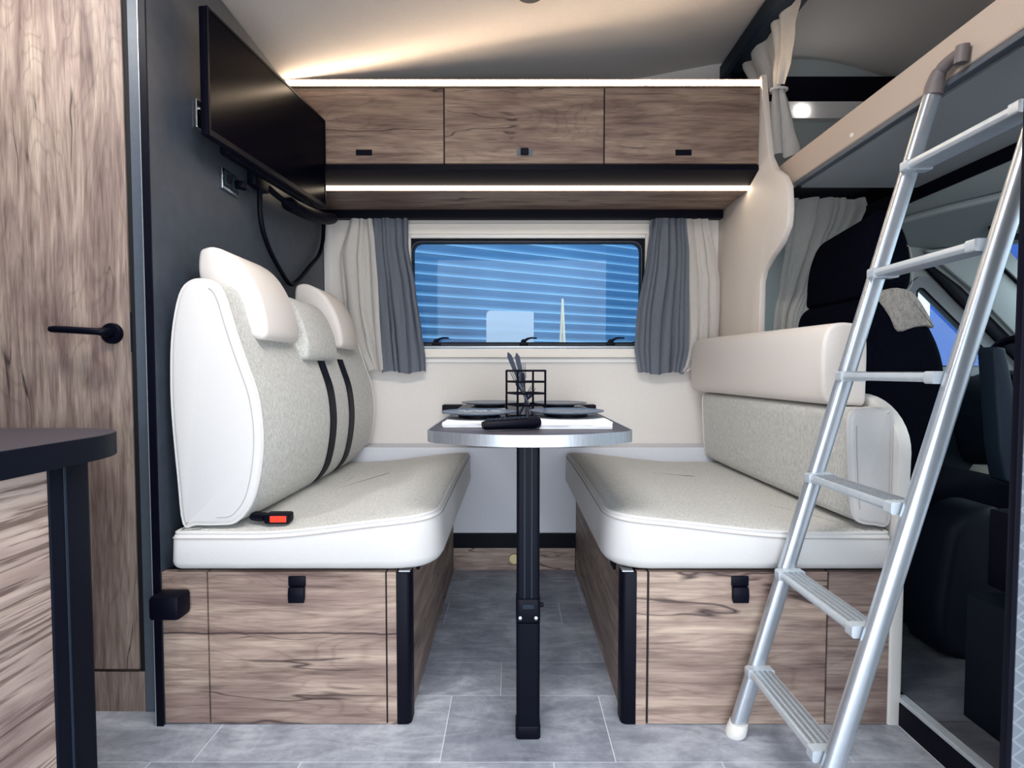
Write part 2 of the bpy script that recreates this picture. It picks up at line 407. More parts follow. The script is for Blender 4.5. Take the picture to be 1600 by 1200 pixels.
def lathe(bm, prof, c, seg=32, axis='z'):
    rings = []
    for r, h in prof:
        ring = []
        for k in range(seg):
            a = 2*PI*k/seg; u, v = r*math.cos(a), r*math.sin(a)
            p = {'z': (u, v, h), 'y': (u, h, v), 'x': (h, u, v)}[axis]
            ring.append(bm.verts.new((c[0]+p[0], c[1]+p[1], c[2]+p[2])))
        rings.append(ring)
    for i in range(len(rings)-1):
        for k in range(seg): bm.faces.new((rings[i][k], rings[i][(k+1) % seg], rings[i+1][(k+1) % seg], rings[i+1][k]))
    if prof[0][0] > 1e-6: bm.faces.new(rings[0])
    if prof[-1][0] > 1e-6: bm.faces.new(rings[-1])
    bmesh.ops.remove_doubles(bm, verts=bm.verts, dist=1e-6)
    return bm
def ribbon(bm, path2, axis, a0, a1, th, side=1):
    """strip following an open 2D path, width a0..a1 along axis, thickness th"""
    p = [Vector(q) for q in path2]; n = len(p); off = []
    for i in range(n):
        t = (p[min(i+1, n-1)]-p[max(i-1, 0)]).normalized(); off.append(p[i]+Vector((-t.y, t.x))*th*side)
    f = AX[axis]
    A = [bm.verts.new(f(q, a0)) for q in p]; Bv = [bm.verts.new(f(q, a1)) for q in p]
    C_ = [bm.verts.new(f(q, a0)) for q in off]; D = [bm.verts.new(f(q, a1)) for q in off]
    for i in range(n-1):
        bm.faces.new((A[i], A[i+1], Bv[i+1], Bv[i])); bm.faces.new((C_[i], D[i], D[i+1], C_[i+1]))
        bm.faces.new((A[i], C_[i], C_[i+1], A[i+1])); bm.faces.new((Bv[i], Bv[i+1], D[i+1], D[i]))
    for i in (0, n-1): bm.faces.new((A[i], Bv[i], D[i], C_[i]))
    return bm
def lerp_rows(rows, z):
    rows = sorted(rows, key=lambda q: -q[0])
    if z >= rows[0][0]: return rows[0][1:]
    for a, b in zip(rows, rows[1:]):
        if b[0] <= z <= a[0]:
            t = (a[0]-z)/(a[0]-b[0]); t = t*t*(3-2*t)*0.5+t*0.5
            return tuple(p+(q-p)*t for p, q in zip(a[1:], b[1:]))
    return rows[-1][1:]
def curtain(rows, y0, folds, amp, ph=0.0, nz=26, nxf=12, amp_bot=None, hem=0.006, seed=0, along='x'):
    """cloth: rows = (z, x_left, x_right[, y offset]) from top to bottom"""
    bm = B(); top = max(q[0] for q in rows); bot = min(q[0] for q in rows); nx = folds*nxf; g = []
    for k in range(nz+1):
        t = k/nz; z = top+(bot-top)*t; v = lerp_rows(rows, z); xl, xr = v[0], v[1]; yo = v[2] if len(v) > 2 else 0
        A = amp+(amp_bot-amp)*t if amp_bot is not None else amp; row = []
        for i in range(nx+1):
            u = i/nx; uu = u+0.055*math.sin(2*PI*u*1.7+seed)+0.03*math.sin(2*PI*u*3.1+2*seed+0.8*t)+0.012*math.sin(5*t+u*9+seed)
            s = math.sin(2*PI*folds*uu+ph+0.5*math.sin(2.3*t+seed))
            s = math.copysign(abs(s)**0.7, s)*(0.65+0.5*noise.noise(Vector((u*4.3+seed*3, t*1.5, 7))))+0.35*noise.noise(Vector((u*folds*2.6, t*3.0+2*u, seed)))
            nn = noise.noise(Vector((u*3+seed, t*2.2, seed)))*0.5
            y = y0+yo+A*(s+nn*1.1)
            x = xl+(xr-xl)*u+A*0.35*math.cos(2*PI*folds*uu+ph)*(0 < i < nx)
            zz = z-(hem*math.sin(u*9+seed)+hem*0.5*s)*(t**3)
            row.append(bm.verts.new((x, y, zz) if along == 'x' else (y, x, zz)))
        g.append(row)
    for k in range(nz):
        for i in range(nx): bm.faces.new((g[k][i], g[k][i+1], g[k+1][i+1], g[k+1][i]))
    r = bmesh.ops.solidify(bm, geom=list(bm.faces), thickness=0.0012)
    return fin(bm)

YF, YK, YW = 1.342, 2.388, 2.53       # bench fronts, lower back wall, upper back wall
XL, XR = -0.866, 0.955                # grey side panel, cream partition
NEAR = -0.40
# ------------------------------------------------------------------ setting
struct('floor', bx(-2.2, 2.9, NEAR, 2.56, -0.05, -0.0006), 'grout')
floor = bpy.data.objects['floor']
rows_y = [(-0.23, 0.0), (0.0, 0.176), (0.176, 0.345), (0.345, 0.600), (0.600, 0.769), (0.769, 1.024), (1.024, 1.193), (1.193, 1.445), (1.445, 1.614), (1.614, 1.870), (1.870, 2.039), (2.039, 2.294), (2.294, 2.463)]
known = {6: [-0.815, -0.476, 0.094, 0.473, 0.93], 7: [-1.12, -0.722, -0.163, 0.2345, 0.772], 8: [-0.6, -0.031, 0.37], 9: [-0.262-0.2, 0.31, 0.71], 10: [-0.64, -0.24, 0.1765, 0.57], 11: [-0.35, 0.27]}
for k, (a, b) in enumerate(rows_y):
    js = known.get(k)
    if js is None:
        x = -1.3+rnd.random()*0.4; js = []
        while x < 0.97: js.append(x); x += 0.40 if len(js) % 2 else 0.55
    js = sorted([-1.62]+[j for j in js if -1.5 < j < 0.93]+[0.962])
    for l, r in zip(js, js[1:]):
        bm = bx(l+0.0011, r-0.0011, a+0.0010, b-0.0010, -0.0005, 0.0)
        obj('tile', bm, 'tile', floor)
# cab floor, one step higher
o = struct('floor_cab', bx(0.968, 2.7, 0.55, 2.5, 0.0, 0.062), 'black')
cabfloor = o
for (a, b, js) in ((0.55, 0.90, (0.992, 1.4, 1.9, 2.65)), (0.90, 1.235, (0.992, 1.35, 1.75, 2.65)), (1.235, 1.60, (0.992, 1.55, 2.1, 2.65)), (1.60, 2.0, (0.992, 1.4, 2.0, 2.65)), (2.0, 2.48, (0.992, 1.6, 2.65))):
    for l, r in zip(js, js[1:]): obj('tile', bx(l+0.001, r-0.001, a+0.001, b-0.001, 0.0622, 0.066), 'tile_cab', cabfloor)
obj('step_edge', bx(0.9645, 0.990, 0.55, 1.34, 0.057, 0.068, r=0.002), 'alu_satin', cabfloor)
obj('step_riser', bx(0.9635, 0.9678, 0.55, 1.34, 0.0, 0.0565), 'black', cabfloor)

# ceiling: arched across the vehicle
def ceil_z(x):
    P = [(-2.2, 1.985), (-0.95, 1.988), (-0.866, 1.994), (-0.5, 2.045), (0.0, 2.125), (0.539, 2.206), (0.96, 2.284), (1.279, 2.303), (1.454, 2.291), (1.747, 2.206), (2.1, 2.02), (2.5, 1.70), (2.8, 1.55)]
    for (a, za), (b, zb) in zip(P, P[1:]):
        if a <= x <= b: return za+(zb-za)*(x-a)/(b-a)
    return P[-1][1]
bm = B(); xs = [-2.2+i*0.05 for i in range(101)]
zs = [sum(ceil_z(min(2.8, max(-2.2, x+d)))for d in (-0.08, -0.04, 0, 0.04, 0.08))/5 for x in xs]
V = [[bm.verts.new((x, y, z+dz)) for x, z in zip(xs, zs)] for y, dz in ((NEAR, 0), (2.60, 0), (2.60, 0.04), (NEAR, 0.04))]
for k in range(4):
    a, b = V[k], V[(k+1) % 4]
    for i in range(len(xs)-1): bm.faces.new((a[i], a[i+1], b[i+1], b[i]))
for i in (0, len(xs)-1): bm.faces.new([V[k][i] for k in range(4)])
struct('ceiling', fin(bm), 'ceiling', smooth=True)

# upper back wall around the window opening
WX0, WX1, WZ0, WZ1 = -0.475, 0.628, 0.97, 1.515
bm = B()
box(bm, -0.90, WX0, YW, YW+0.04, 0.0, 2.30); box(bm, WX1, 1.02, YW, YW+0.04, 0.0, 2.33)
box(bm, WX0, WX1, YW, YW+0.04, 0.0, WZ0); box(bm, WX0, WX1, YW, YW+0.04, WZ1, 2.30)
struct('wall_back', fin(bm), 'beige')
struct('trim_1', bx(-0.864, -0.835, YW-0.004, YW, 0.56, 1.56), 'white_board')
struct('trim_2', bx(-0.830, 0.94, YW-0.003, YW, 0.915, 0.921), 'white_board')
# lower back wall, proud of the upper one
struct('wall_back_lower', bx(XL+0.001, 0.944, YK, YW-0.0015, 0.164, 0.546, r=0.004), 'lowwall')
struct('trim_3', bx(-0.259, 0.2795, YK-0.012, YK+0.0, 0.101, 0.1635), 'black')
kick = struct('baseboard_back', bx(-0.259, 0.2795, YK-0.004, YK+0.02, 0.0, 0.1005), wood('oak_baseboard', 'x', 1.0, (1.9, 6.6, 2.2)))
bm = B(); lathe(bm, [(0.0, -0.010), (0.021, -0.010), (0.024, -0.006), (0.024, 0.0)], (0.0095, YK-0.004, 0.052), 28, 'y')
lathe(bm, [(0.012, -0.0125), (0.016, -0.0125), (0.016, -0.010), (0.012, -0.010)], (0.0095, YK-0.004, 0.052), 28, 'y')
tag(obj('floor_socket_cap', fin(bm), 'brass', None, True, loc=(0.0095, YK-0.004, 0.052)), 'round pale brass cap on the wood baseboard behind the table leg', 'cap')
# rest of the shell
struct('wall_left', bx(-1.66, -1.62, NEAR, 2.56, 0, 2.0), 'graypanel')
bm = B(); box(bm, -2.2, -0.75, NEAR-0.04, NEAR, 0, 2.02); box(bm, 0.95, 2.85, NEAR-0.04, NEAR, 0, 2.32); box(bm, -0.75, 0.95, NEAR-0.04, NEAR, 2.0, 2.32)
struct('wall_near', fin(bm), 'beige')
# grey side panel between wardrobe and dinette
sp = struct('wall_side_panel', bx(XL-0.016, XL, 1.322, 2.53, 0, 1.985), 'graypanel')
obj('edge_strip', bx(XL-0.0165, XL+0.0005, 1.3165, 1.3215, 0, 1.985), 'black', sp)
obj('edge_highlight_strip', bx(XL-0.0178, XL-0.0167, 1.3165, 1.319, 0, 1.985), 'alu_satin', sp)
# cream partition towards the cab
po = [(2.53, 0), (1.345, 0), (1.333, 0.40), (1.325, 0.62)]+[(1.50-0.178*math.cos(k*PI/20), 0.68+0.136*math.sin(k*PI/20)) for k in range(11)]+[(1.80, 0.818), (2.04, 0.82), (2.085, 0.90), (2.098, 1.03), (2.095, 1.22), (2.075, 1.262), (2.02, 1.298), (1.945, 1.334), (1.90, 1.385), (1.893, 1.44), (1.902, 1.52), (1.935, 1.567), (2.00, 1.612), (2.045, 1.675), (2.06, 1.74), (2.075, 1.80), (2.118, 2.01), (2.53, 2.01)]
bm = prism(B(), [Vector(p) for p in po], 'x', 0.948, 0.972, 0.004, 2)
pr_ = struct('wall_partition', fin(bm), 'partition', smooth=True)
bm = prism(B(), roundpoly([(0.936, 1.322), (0.969, 1.322), (0.969, 1.345), (0.936, 1.345)], 0.006, 3), 'z', 0.0, 0.39)
obj('front_edge', fin(bm), 'white_board', pr_, True)
eo = [(1.36, 0.40), (1.322, 0.40), (1.3195, 0.62)]+[(1.50-0.1825*math.cos(k*PI/20), 0.68+0.1405*math.sin(k*PI/20)) for k in range(11)]+[(1.50-0.142*math.cos(k*PI/20), 0.68+0.108*math.sin(k*PI/20)) for k in range(10, -1, -1)]+[(1.36, 0.62)]
obj('moulded_rim', fin(prism(B(), [Vector(p) for p in eo], 'x', 0.9425, 0.974, 0.003, 2)), 'white_board', pr_, True)

# ------------------------------------------------------------------ window
win = struct('window_1', bx(WX0, WX1, YW-0.022, YW+0.03, 1.508, 1.556, r=0.003), 'cream')
def frame_ring(bm, x0, x1, z0, z1, t, y0, y1, ro, ri):
    o = roundpoly([(x0, z0), (x1, z0), (x1, z1), (x0, z1)], ro, 8); i = roundpoly([(x0+t, z0+t), (x1-t, z0+t), (x1-t, z1-t), (x0+t, z1-t)], ri, 8)
    n = len(o); rg = [[bm.verts.new((p.x, y, p.y)) for p in q] for q, y in ((o, y0), (o, y1), (i, y1), (i, y0))]
    for k in range(4):
        a, b = rg[k], rg[(k+1) % 4]
        for j in range(n): bm.faces.new((a[j], a[(j+1) % n], b[(j+1) % n], b[j]))
    return bm
obj('window_frame', fin(box(box(box(B(), WX0-0.0, WX1, YW-0.030, YW+0.02, 0.945, 0.986, r=0.003), WX1-0.018, WX1, YW-0.018, YW+0.02, 0.986, 1.508), WX0, WX0+0.012, YW-0.018, YW+0.02, 0.986, 1.508)), 'cream', win)
obj('blind_rail', bx(WX0+0.01, WX1-0.02, YW-0.028, YW-0.008, 1.4885, 1.507, r=0.004), 'white_board', win, True)
obj('blind_rail', bx(WX0+0.01, WX1-0.02, YW-0.026, YW-0.006, 0.988, 0.9985, r=0.003), 'alu_satin', win, True)
obj('lower_lip', bx(WX0, WX1, YW-0.012, YW+0.01, 0.922, 0.944, r=0.002), 'white_board', win)
obj('rubber_seal', fin(frame_ring(B(), WX0+0.002, 0.611, 0.997, 1.4925, 0.0195, YW-0.006, YW+0.034, 0.0006, 0.042)), 'black', win, True)
obj('pane', bx(WX0+0.015, 0.592, YW+0.012, YW+0.0125, 1.012, 1.474), 'glass', win)
obj('seal_lip', fin(frame_ring(B(), WX0+0.014, 0.597, 1.006, 1.478, 0.0022, YW-0.0075, YW-0.004, 0.045, 0.044)), 'pillar', win, True)
for x in (-0.347, 0.056, 0.457):
    bm = B()
    box(bm, x-0.021, x+0.018, YW-0.022, YW-0.004, 1.000, 1.016, r=0.004)
    lathe(bm, [(0.0, -0.012), (0.013, -0.012), (0.013, 0.008), (0.0, 0.008)], (x-0.003, YW-0.014, 1.017), 14, 'y')
    tube(bm, [(x-0.004, YW-0.022, 1.018), (x+0.016, YW-0.026, 1.031), (x+0.030, YW-0.028, 1.035), (x+0.058, YW-0.028, 1.0345)], [0.008, 0.0055, 0.004, 0.0035], 8)
    obj('window_latch', fin(bm), 'black', win, True)

# ------------------------------------------------------------------ outside
struct('ground', bx(-14, 16, -12, 16, -0.65, -0.60), 'asphalt')
bm = B(); d = Vector((1.9, 1, 0)).normalized(); nrm = Vector((d.y, -d.x, 0)); org = Vector((0.1, 4.6, 0))
N = 56*8; pitch = 0.080; va = []; vb = []
for i in range(N+1):
    z = 0.0+i*pitch/8; w_ = math.sin(2*PI*i/8); off_ = 0.028*w_
    va.append(bm.verts.new(org+d*(-5.5)+nrm*off_+Vector((0, 0, z)))); vb.append(bm.verts.new(org+d*7.5+nrm*off_+Vector((0, 0, z))))
for i in range(N): bm.faces.new((va[i], vb[i], vb[i+1], va[i+1]))
cw = obj('corrugated_wall', fin(bm), 'corr', None, True, loc=(0.1, 4.6, 0))
tag(cw, 'blue-grey corrugated metal building wall seen through the dinette window', 'wall')
pts = roundpoly([(-0.195, 1.0), (0.165, 1.0), (0.165, 1.335), (-0.195, 1.345)], [0, 0, 0.01, 0.035], 5)  # made-up sheet in place of a pale reflection in the dinette window
o = obj('reflection_sheet', fin(prism(B(), [p for p in pts], 'y', 4.15, 4.156)), 'reflection_white', None, loc=(0, 4.15, 0.9))
tag(o, 'translucent white rectangular sheet with rounded corner added outside the window to imitate a reflection in the pane', 'panel')
obj('post', fin(box(box(B(), -0.17, -0.15, 4.157, 4.177, -0.6, 1.1), 0.12, 0.14, 4.157, 4.177, -0.6, 1.1)), 'white_board', o)  # added posts that carry the stand-in sheet
bm = tube(tube(B(), [(0.362, 4.2, -0.6), (0.372, 4.2, 1.05), (0.385, 4.2, 1.44)], [0.010, 0.010, 0.005], 8), [(0.402, 4.2, -0.6), (0.402, 4.2, 1.05), (0.390, 4.2, 1.44)], [0.013, 0.013, 0.005], 8)  # made-up pole in place of a warm reflected line in the pane
tag(obj('reflection_pole', fin(bm), 'pole_reflection', None, True, loc=(0.39, 4.2, -0.6)), 'slim cream double pole added outside to imitate a reflection in the right half of the window', 'pole')

# ------------------------------------------------------------------ overhead lockers
ov = thing('overhead_locker', (0.04, 2.12, 1.67), 'long oak overhead locker with three flap doors above the window', 'cupboard')
Y0 = 2.12
obj('body', bx(-0.864, 0.946, Y0+0.019, 2.529, 1.675, 1.968), 'shadow_gap', ov)
edges = [(-0.862, -0.2625), (-0.2575, 0.3505), (0.3555, 0.9440)]
for k, (a, b) in enumerate(edges):
    dr = obj('flap_door', bx(a, b, Y0, Y0+0.018, 1.679, 1.962, r=0.0015, seg=1), MT['wood_cab'][k], ov)
    hx = (-0.567, 0.049, 0.657)[k]; zc = 1.719
    bm = box(B(), hx-0.031, hx+0.031, Y0-0.002, Y0+0.001, zc-0.011, zc+0.011, r=0.0008)
    if k == 1:
        box(bm, hx-0.030, hx-0.014, Y0-0.004, Y0-0.002, zc-0.009, zc+0.009, r=0.0008)
    lk = obj('push_lock', fin(bm), 'black' if k != 1 else 'pillar', dr)
    if k == 1:
        lk['label'] = 'popped-out push lock with grey plate'
        obj('lock_button', bx(hx-0.016, hx+0.014, Y0-0.018, Y0-0.0045, zc-0.012, zc+0.012, r=0.003), 'black', dr)
for xg in (-0.2600, 0.3530): obj('gap_strip', bx(xg-0.0024, xg+0.0024, Y0+0.006, Y0+0.0185, 1.679, 1.962), 'shadow_gap', ov)
obj('led_profile', fin(box(box(B(), -0.862, 0.946, Y0-0.004, Y0+0.03, 1.9635, 1.9685), -0.862, 0.946, Y0+0.0025, Y0+0.03, 1.9688, 1.9955)), 'wood_shelf', ov)
obj('led_strip', bx(-0.8615, 0.9455, Y0-0.001, Y0+0.0022, 1.9692, 1.9915), 'led', ov)
# black valance, lower LED strip, oak underside, black curtain rail
bm = prism(B(), [Vector(p) for p in ((Y0+0.004, 1.6745), (Y0+0.002, 1.655), (2.195, 1.622), (2.215, 1.622), (2.215, 1.6745))], 'x', -0.862, 0.957)
obj('valance', fin(bm), 'black', ov)
sh = thing('light_shelf', (0.04, 2.2, 1.60), 'oak-bottomed shelf with warm light strip under the black valance', 'shelf')
obj('shelf_board', bx(-0.863, 0.944, 2.216, 2.528, 1.606, 1.6735), 'wood_shelf', sh)
obj('led_strip', bx(-0.835, 0.9445, 2.197, 2.2145, 1.6065, 1.6195, r=0.002), 'led2', sh)
rl = obj('curtain_rail', bx(-0.863, 0.944, 2.462, 2.50, 1.567, 1.6045, r=0.003), 'black', None, loc=(0.04, 2.48, 1.585))
tag(rl, 'long black curtain rail above the dinette window', 'rail')

# window curtains
cl = thing('window_curtain', (-0.58, 2.47, 1.56), 'pair of gathered curtains, white and grey, left of the window', 'curtain')
obj('white_drape', curtain([(1.566, -0.725, -0.628), (1.40, -0.775, -0.605), (1.17, -0.758, -0.600), (1.0, -0.715, -0.592), (0.885, -0.655, -0.585)], 2.472, 3, 0.014, 0.4, amp_bot=0.020, seed=1.1), 'cur_white', cl, True, angle=80)
obj('grey_drape', curtain([(1.566, -0.628, -0.468), (1.45, -0.622, -0.468), (1.256, -0.610, -0.435), (1.05, -0.600, -0.408), (0.95, -0.598, -0.394), (0.876, -0.590, -0.392)], 2.466, 5, 0.015, 1.0, amp_bot=0.016, seed=2.7), 'cur_grey', cl, True, angle=80)
c2 = thing('window_curtain', (0.76, 2.47, 1.56), 'pair of gathered curtains, grey and white, right of the window', 'curtain')
obj('grey_drape', curtain([(1.566, 0.626, 0.778), (1.40, 0.606, 0.795), (1.113, 0.562, 0.800), (0.98, 0.556, 0.800), (0.872, 0.572, 0.778)], 2.466, 6, 0.014, 2.0, amp_bot=0.014, seed=4.2), 'cur_grey', c2, True, angle=80)
obj('white_drape', curtain([(1.566, 0.776, 0.880), (1.40, 0.785, 0.918), (1.284, 0.792, 0.938), (1.113, 0.800, 0.939), (1.02, 0.800, 0.936), (0.93, 0.79, 0.87), (0.884, 0.772, 0.80)], 2.474, 3, 0.012, 0.2, amp_bot=0.010, seed=5.9), 'cur_white', c2, True, angle=80)

# ------------------------------------------------------------------ television on the side wall
tv = thing('television', (-0.80, 1.45, 1.5), 'black flat television hinged to the grey side wall', 'television')
A = Vector((-0.797, 1.455)); Bp = Vector((-0.712, 2.108)); dv = (Bp-A).normalized(); nv = Vector((dv.y, -dv.x))  # nv faces the room
def tvbox(bm, s0, s1, n0, n1, z0, z1, r=0.0):
    m0 = len(bm.verts); t = B(); box(t, s0, s1, n0, n1, z0, z1, r=r)
    me = bpy.data.meshes.new('t'); 
    for v in t.verts:
        p = A+dv*v.co.x+nv*v.co.y; v.co = (p.x, p.y, v.co.z)
    t.to_mesh(me); t.free(); bm.from_mesh(me); bpy.data.meshes.remove(me); return bm
L = (Bp-A).length
obj('housing', fin(tvbox(B(), 0, L, -0.022, -0.001, 1.503, 1.834, r=0.003)), 'black', tv, True)
obj('screen', fin(tvbox(B(), 0.008, L-0.008, -0.001, 0.0005, 1.519, 1.826)), 'black_gloss', tv)
obj('bezel', fin(tvbox(tvbox(tvbox(tvbox(B(), 0, L, 0, 0.0025, 1.503, 1.518), 0, L, 0, 0.0025, 1.827, 1.834), 0, 0.007, 0, 0.0025, 1.518, 1.827), L-0.007, L, 0, 0.0025, 1.518, 1.827)), 'black_metal', tv)
obj('rear_casing', fin(tvbox(B(), 0.12, L-0.09, -0.056, -0.0225, 1.500, 1.70, r=0.008)), 'black', tv, True)
obj('latch_plate', bx(-0.8655, -0.858, 1.512, 1.532, 1.548, 1.626, r=0.002), 'chrome', tv)
obj('latch_hook', fin(tube(B(), [(-0.857, 1.52, 1.60), (-0.842, 1.515, 1.60), (-0.838, 1.51, 1.585), (-0.836, 1.51, 1.575)], 0.004, 8)), 'chrome', tv, True)
br = thing('wall_bracket', (-0.865, 2.2, 1.5), 'black curved swivel arm on the grey wall below the television', 'bracket')
pts = cat_open([(-0.855, 1.86, 1.528), (-0.825, 1.99, 1.498), (-0.79, 2.10, 1.489), (-0.765, 2.22, 1.500), (-0.77, 2.34, 1.53), (-0.80, 2.44, 1.56)], 5)
obj('swivel_arm', fin(tube(B(), pts, [0.010]*6+[0.024]*(len(pts)-12)+[0.022]*6, 12, flat=1.2)), 'black', br, True)
obj('wall_plate', bx(-0.8655, -0.835, 1.80, 1.90, 1.49, 1.56, r=0.006), 'black', br, True)
skt = thing('wall_socket', (-0.865, 1.68, 1.46), 'double chrome-framed power socket on the grey wall under the television', 'socket')
obj('frame', bx(-0.8655, -0.857, 1.635, 1.728, 1.425, 1.487, r=0.002), 'chrome', skt, True)
for y in (1.659, 1.703):
    c_ = obj('outlet', bx(-0.857, -0.850, y-0.018, y+0.018, 1.434, 1.480, r=0.003), 'darktrim', skt, True)
    obj('recess', fin(lathe(B(), [(0.0, 0.0), (0.014, 0.0), (0.014, 0.003), (0.0, 0.003)], (-0.8515, y, 1.457), 16, 'x')), 'black', c_)
obj('plug', bx(-0.850, -0.825, 1.70, 1.73, 1.446, 1.470, r=0.006), 'black', skt, True)
cb = cat_open([(-0.845, 1.851, 1.53), (-0.85, 1.862, 1.402), (-0.85, 1.915, 1.318), (-0.85, 2.02, 1.248), (-0.85, 2.109, 1.216), (-0.85, 2.20, 1.255), (-0.85, 2.31, 1.325), (-0.85, 2.42, 1.395), (-0.85, 2.47, 1.47), (-0.85, 2.49, 1.58)], 6)
tag(obj('cable', fin(tube(B(), cb, 0.0085, 10)), 'black', None, True, loc=(-0.85, 2.1, 1.22)), 'thick black cable looping down the grey wall from the television', 'cable')

# ------------------------------------------------------------------ bathroom door and pillar (left)
dr = thing('tall_door', (-1.2, 1.375, 0), 'tall oak-grain door with black lever handle at the left', 'door')
leaf = obj('door_leaf', bx(-1.60, -0.9625, 1.375, 1.400, 0.112, 1.97, r=0.002), 'wood_door', dr)
hd = B(); lathe(hd, [(0.0, -0.012), (0.0235, -0.012), (0.026, -0.009), (0.026, 0.0)], (-1.004, 1.375, 0.976), 28, 'y')
obj('rosette', fin(hd), 'black_metal', leaf, True)
hp = cat_open([(-1.004, 1.366, 0.977), (-1.006, 1.340, 0.978), (-1.03, 1.330, 0.979), (-1.08, 1.328, 0.982), (-1.125, 1.330, 0.984)], 5)
obj('lever_handle', fin(tube(B(), hp, [0.012, 0.012, 0.012, 0.0115, 0.011, 0.0105, 0.010]+[0.0085]*(len(hp)-8)+[0.007], 12)), 'black_metal', leaf, True)
for z in (0.80,):
    obj('latch_plate', bx(-0.9624, -0.9600, 1.377, 1.398, 0.93, 1.03), 'darktrim', leaf)
obj('gap_strip', bx(-0.9622, -0.9500, 1.380, 1.403, 0.0, 1.97), 'shadow_gap', dr)
obj('plinth', bx(-1.60, -0.9505, 1.377, 1.402, 0.0, 0.104), 'wood_kick', dr)
obj('gap_backing', bx(-1.61, -0.950, 1.404, 1.42, 0.0, 1.98), 'shadow_gap', dr)
pl = tag(obj('door_post', bx(-0.9475, -0.8855, 1.374, 1.42, 0.0, 1.98, r=0.0015), 'pillar', None, loc=(-0.918, 1.39, 0)), 'narrow blue-grey vertical post beside the oak-grain door', 'post')

# ------------------------------------------------------------------ benches
def latch(parent, x, z, y=YF):
    h = obj('latch_handle', bx(x-0.0215, x+0.0215, y-0.0235, y-0.018, z-0.002, z+0.024, r=0.003), 'black', parent, True)
    bm = prism(B(), [(y-0.0182, z-0.0025), (y-0.028, z-0.0025), (y-0.0315, z-0.012), (y-0.0325, z-0.022), (y-0.030, z-0.040), (y-0.026, z-0.040), (y-0.0185, z-0.03)], 'x', x-0.0195, x+0.0195, 0.002, 2)
    obj('pull_tab', fin(bm), 'black', h, True)
bl = thing('dinette_bench', (-0.56, YF, 0), 'oak bench box under the left seat, with drawer latch', 'bench')
obj('carcass', bx(-0.862, -0.263, YF+0.002, YK-0.002, 0.0, 0.384), 'shadow_gap', bl)
f1 = obj('end_panel', bx(-0.8645, -0.7545, YF-0.018, YF, 0.004, 0.386), 'wood_bench', bl)
obj('knob_box', bx(-0.8645, -0.792, 1.268, YF-0.0185, 0.287, 0.346, r=0.009), 'black', f1, True)
f2 = obj('drawer_front', bx(-0.7505, -0.3135, YF-0.018, YF, 0.002, 0.386), 'wood_bench', bl)
latch(f2, -0.530, 0.353)
obj('gap_strip', bx(-0.7544, -0.7506, YF-0.012, YF, 0.002, 0.386), 'shadow_gap', bl)
obj('gap_strip', bx(-0.3134, -0.3091, YF-0.012, YF, 0.002, 0.386), 'shadow_gap', bl)
obj('stile', bx(-0.3090, -0.2865, YF-0.018, YF, 0.0, 0.386), 'wood_bench', bl)
def post_bm(x0, x1, sgn):
    pts = [(x0, YF-0.020), (x1, YF-0.020), (x1, YF+0.02), (x0, YF+0.02)]
    rad = [0, 0.016, 0, 0] if sgn > 0 else [0.016, 0, 0, 0]
    return fin(prism(B(), roundpoly(pts, rad, 5), 'z', 0.0, 0.386, 0.004, 2))
obj('corner_post', post_bm(-0.2855, -0.2505, 1), 'black', bl, True)
obj('top_cap', bx(-0.280, -0.252, YF-0.018, YF+0.02, 0.3865, 0.3895), 'chrome', bl)
sd = obj('side_panel', bx(-0.2625, -0.2585, YF+0.022, YK-0.014, 0.0, 0.386), 'wood_side', bl)
obj('edge_pull', bx(-0.2583, -0.250, 1.45, 1.50, 0.345, 0.387, r=0.002), 'black', sd)
obj('reflector', bx(-0.2583, -0.2565, 1.372, 1.386, 0.325, 0.345), 'red', sd)
b2 = thing('dinette_bench', (0.61, YF, 0), 'oak bench box under the right seat behind the ladder', 'bench')
obj('carcass', bx(0.290, 0.934, YF+0.002, YK-0.002, 0.0, 0.384), 'shadow_gap', b2)
obj('stile', bx(0.3085, 0.3335, YF-0.018, YF, 0.0, 0.386), 'wood_bench2', b2)
obj('gap_strip', bx(0.3336, 0.3394, YF-0.012, YF, 0.002, 0.386), 'shadow_gap', b2)
obj('gap_strip', bx(0.7786, 0.7829, YF-0.012, YF, 0.002, 0.386), 'shadow_gap', b2)
f3 = obj('drawer_front', bx(0.3395, 0.7785, YF-0.018, YF, 0.002, 0.386), 'wood_bench2', b2)
latch(f3, 0.562, 0.353)
obj('end_panel', bx(0.7830, 0.9345, YF-0.018, YF, 0.002, 0.386), wood('oak_end_panel_right', 'x', 0.9, (5.1, 0.2, 9.3)), b2)
obj('corner_post', post_bm(0.2710, 0.3075, -1), 'black', b2, True)
obj('top_cap', bx(0.2725, 0.300, YF-0.018, YF+0.02, 0.3865, 0.3895), 'chrome', b2)
sd = obj('side_panel', bx(0.2815, 0.2855, YF+0.022, YK-0.014, 0.0, 0.386), 'wood_side', b2)
obj('edge_pull', bx(0.273, 0.2812, 1.45, 1.50, 0.345, 0.387, r=0.002), 'black', sd)
obj('reflector', bx(0.2795, 0.2812, 1.372, 1.386, 0.325, 0.345), 'red', sd)

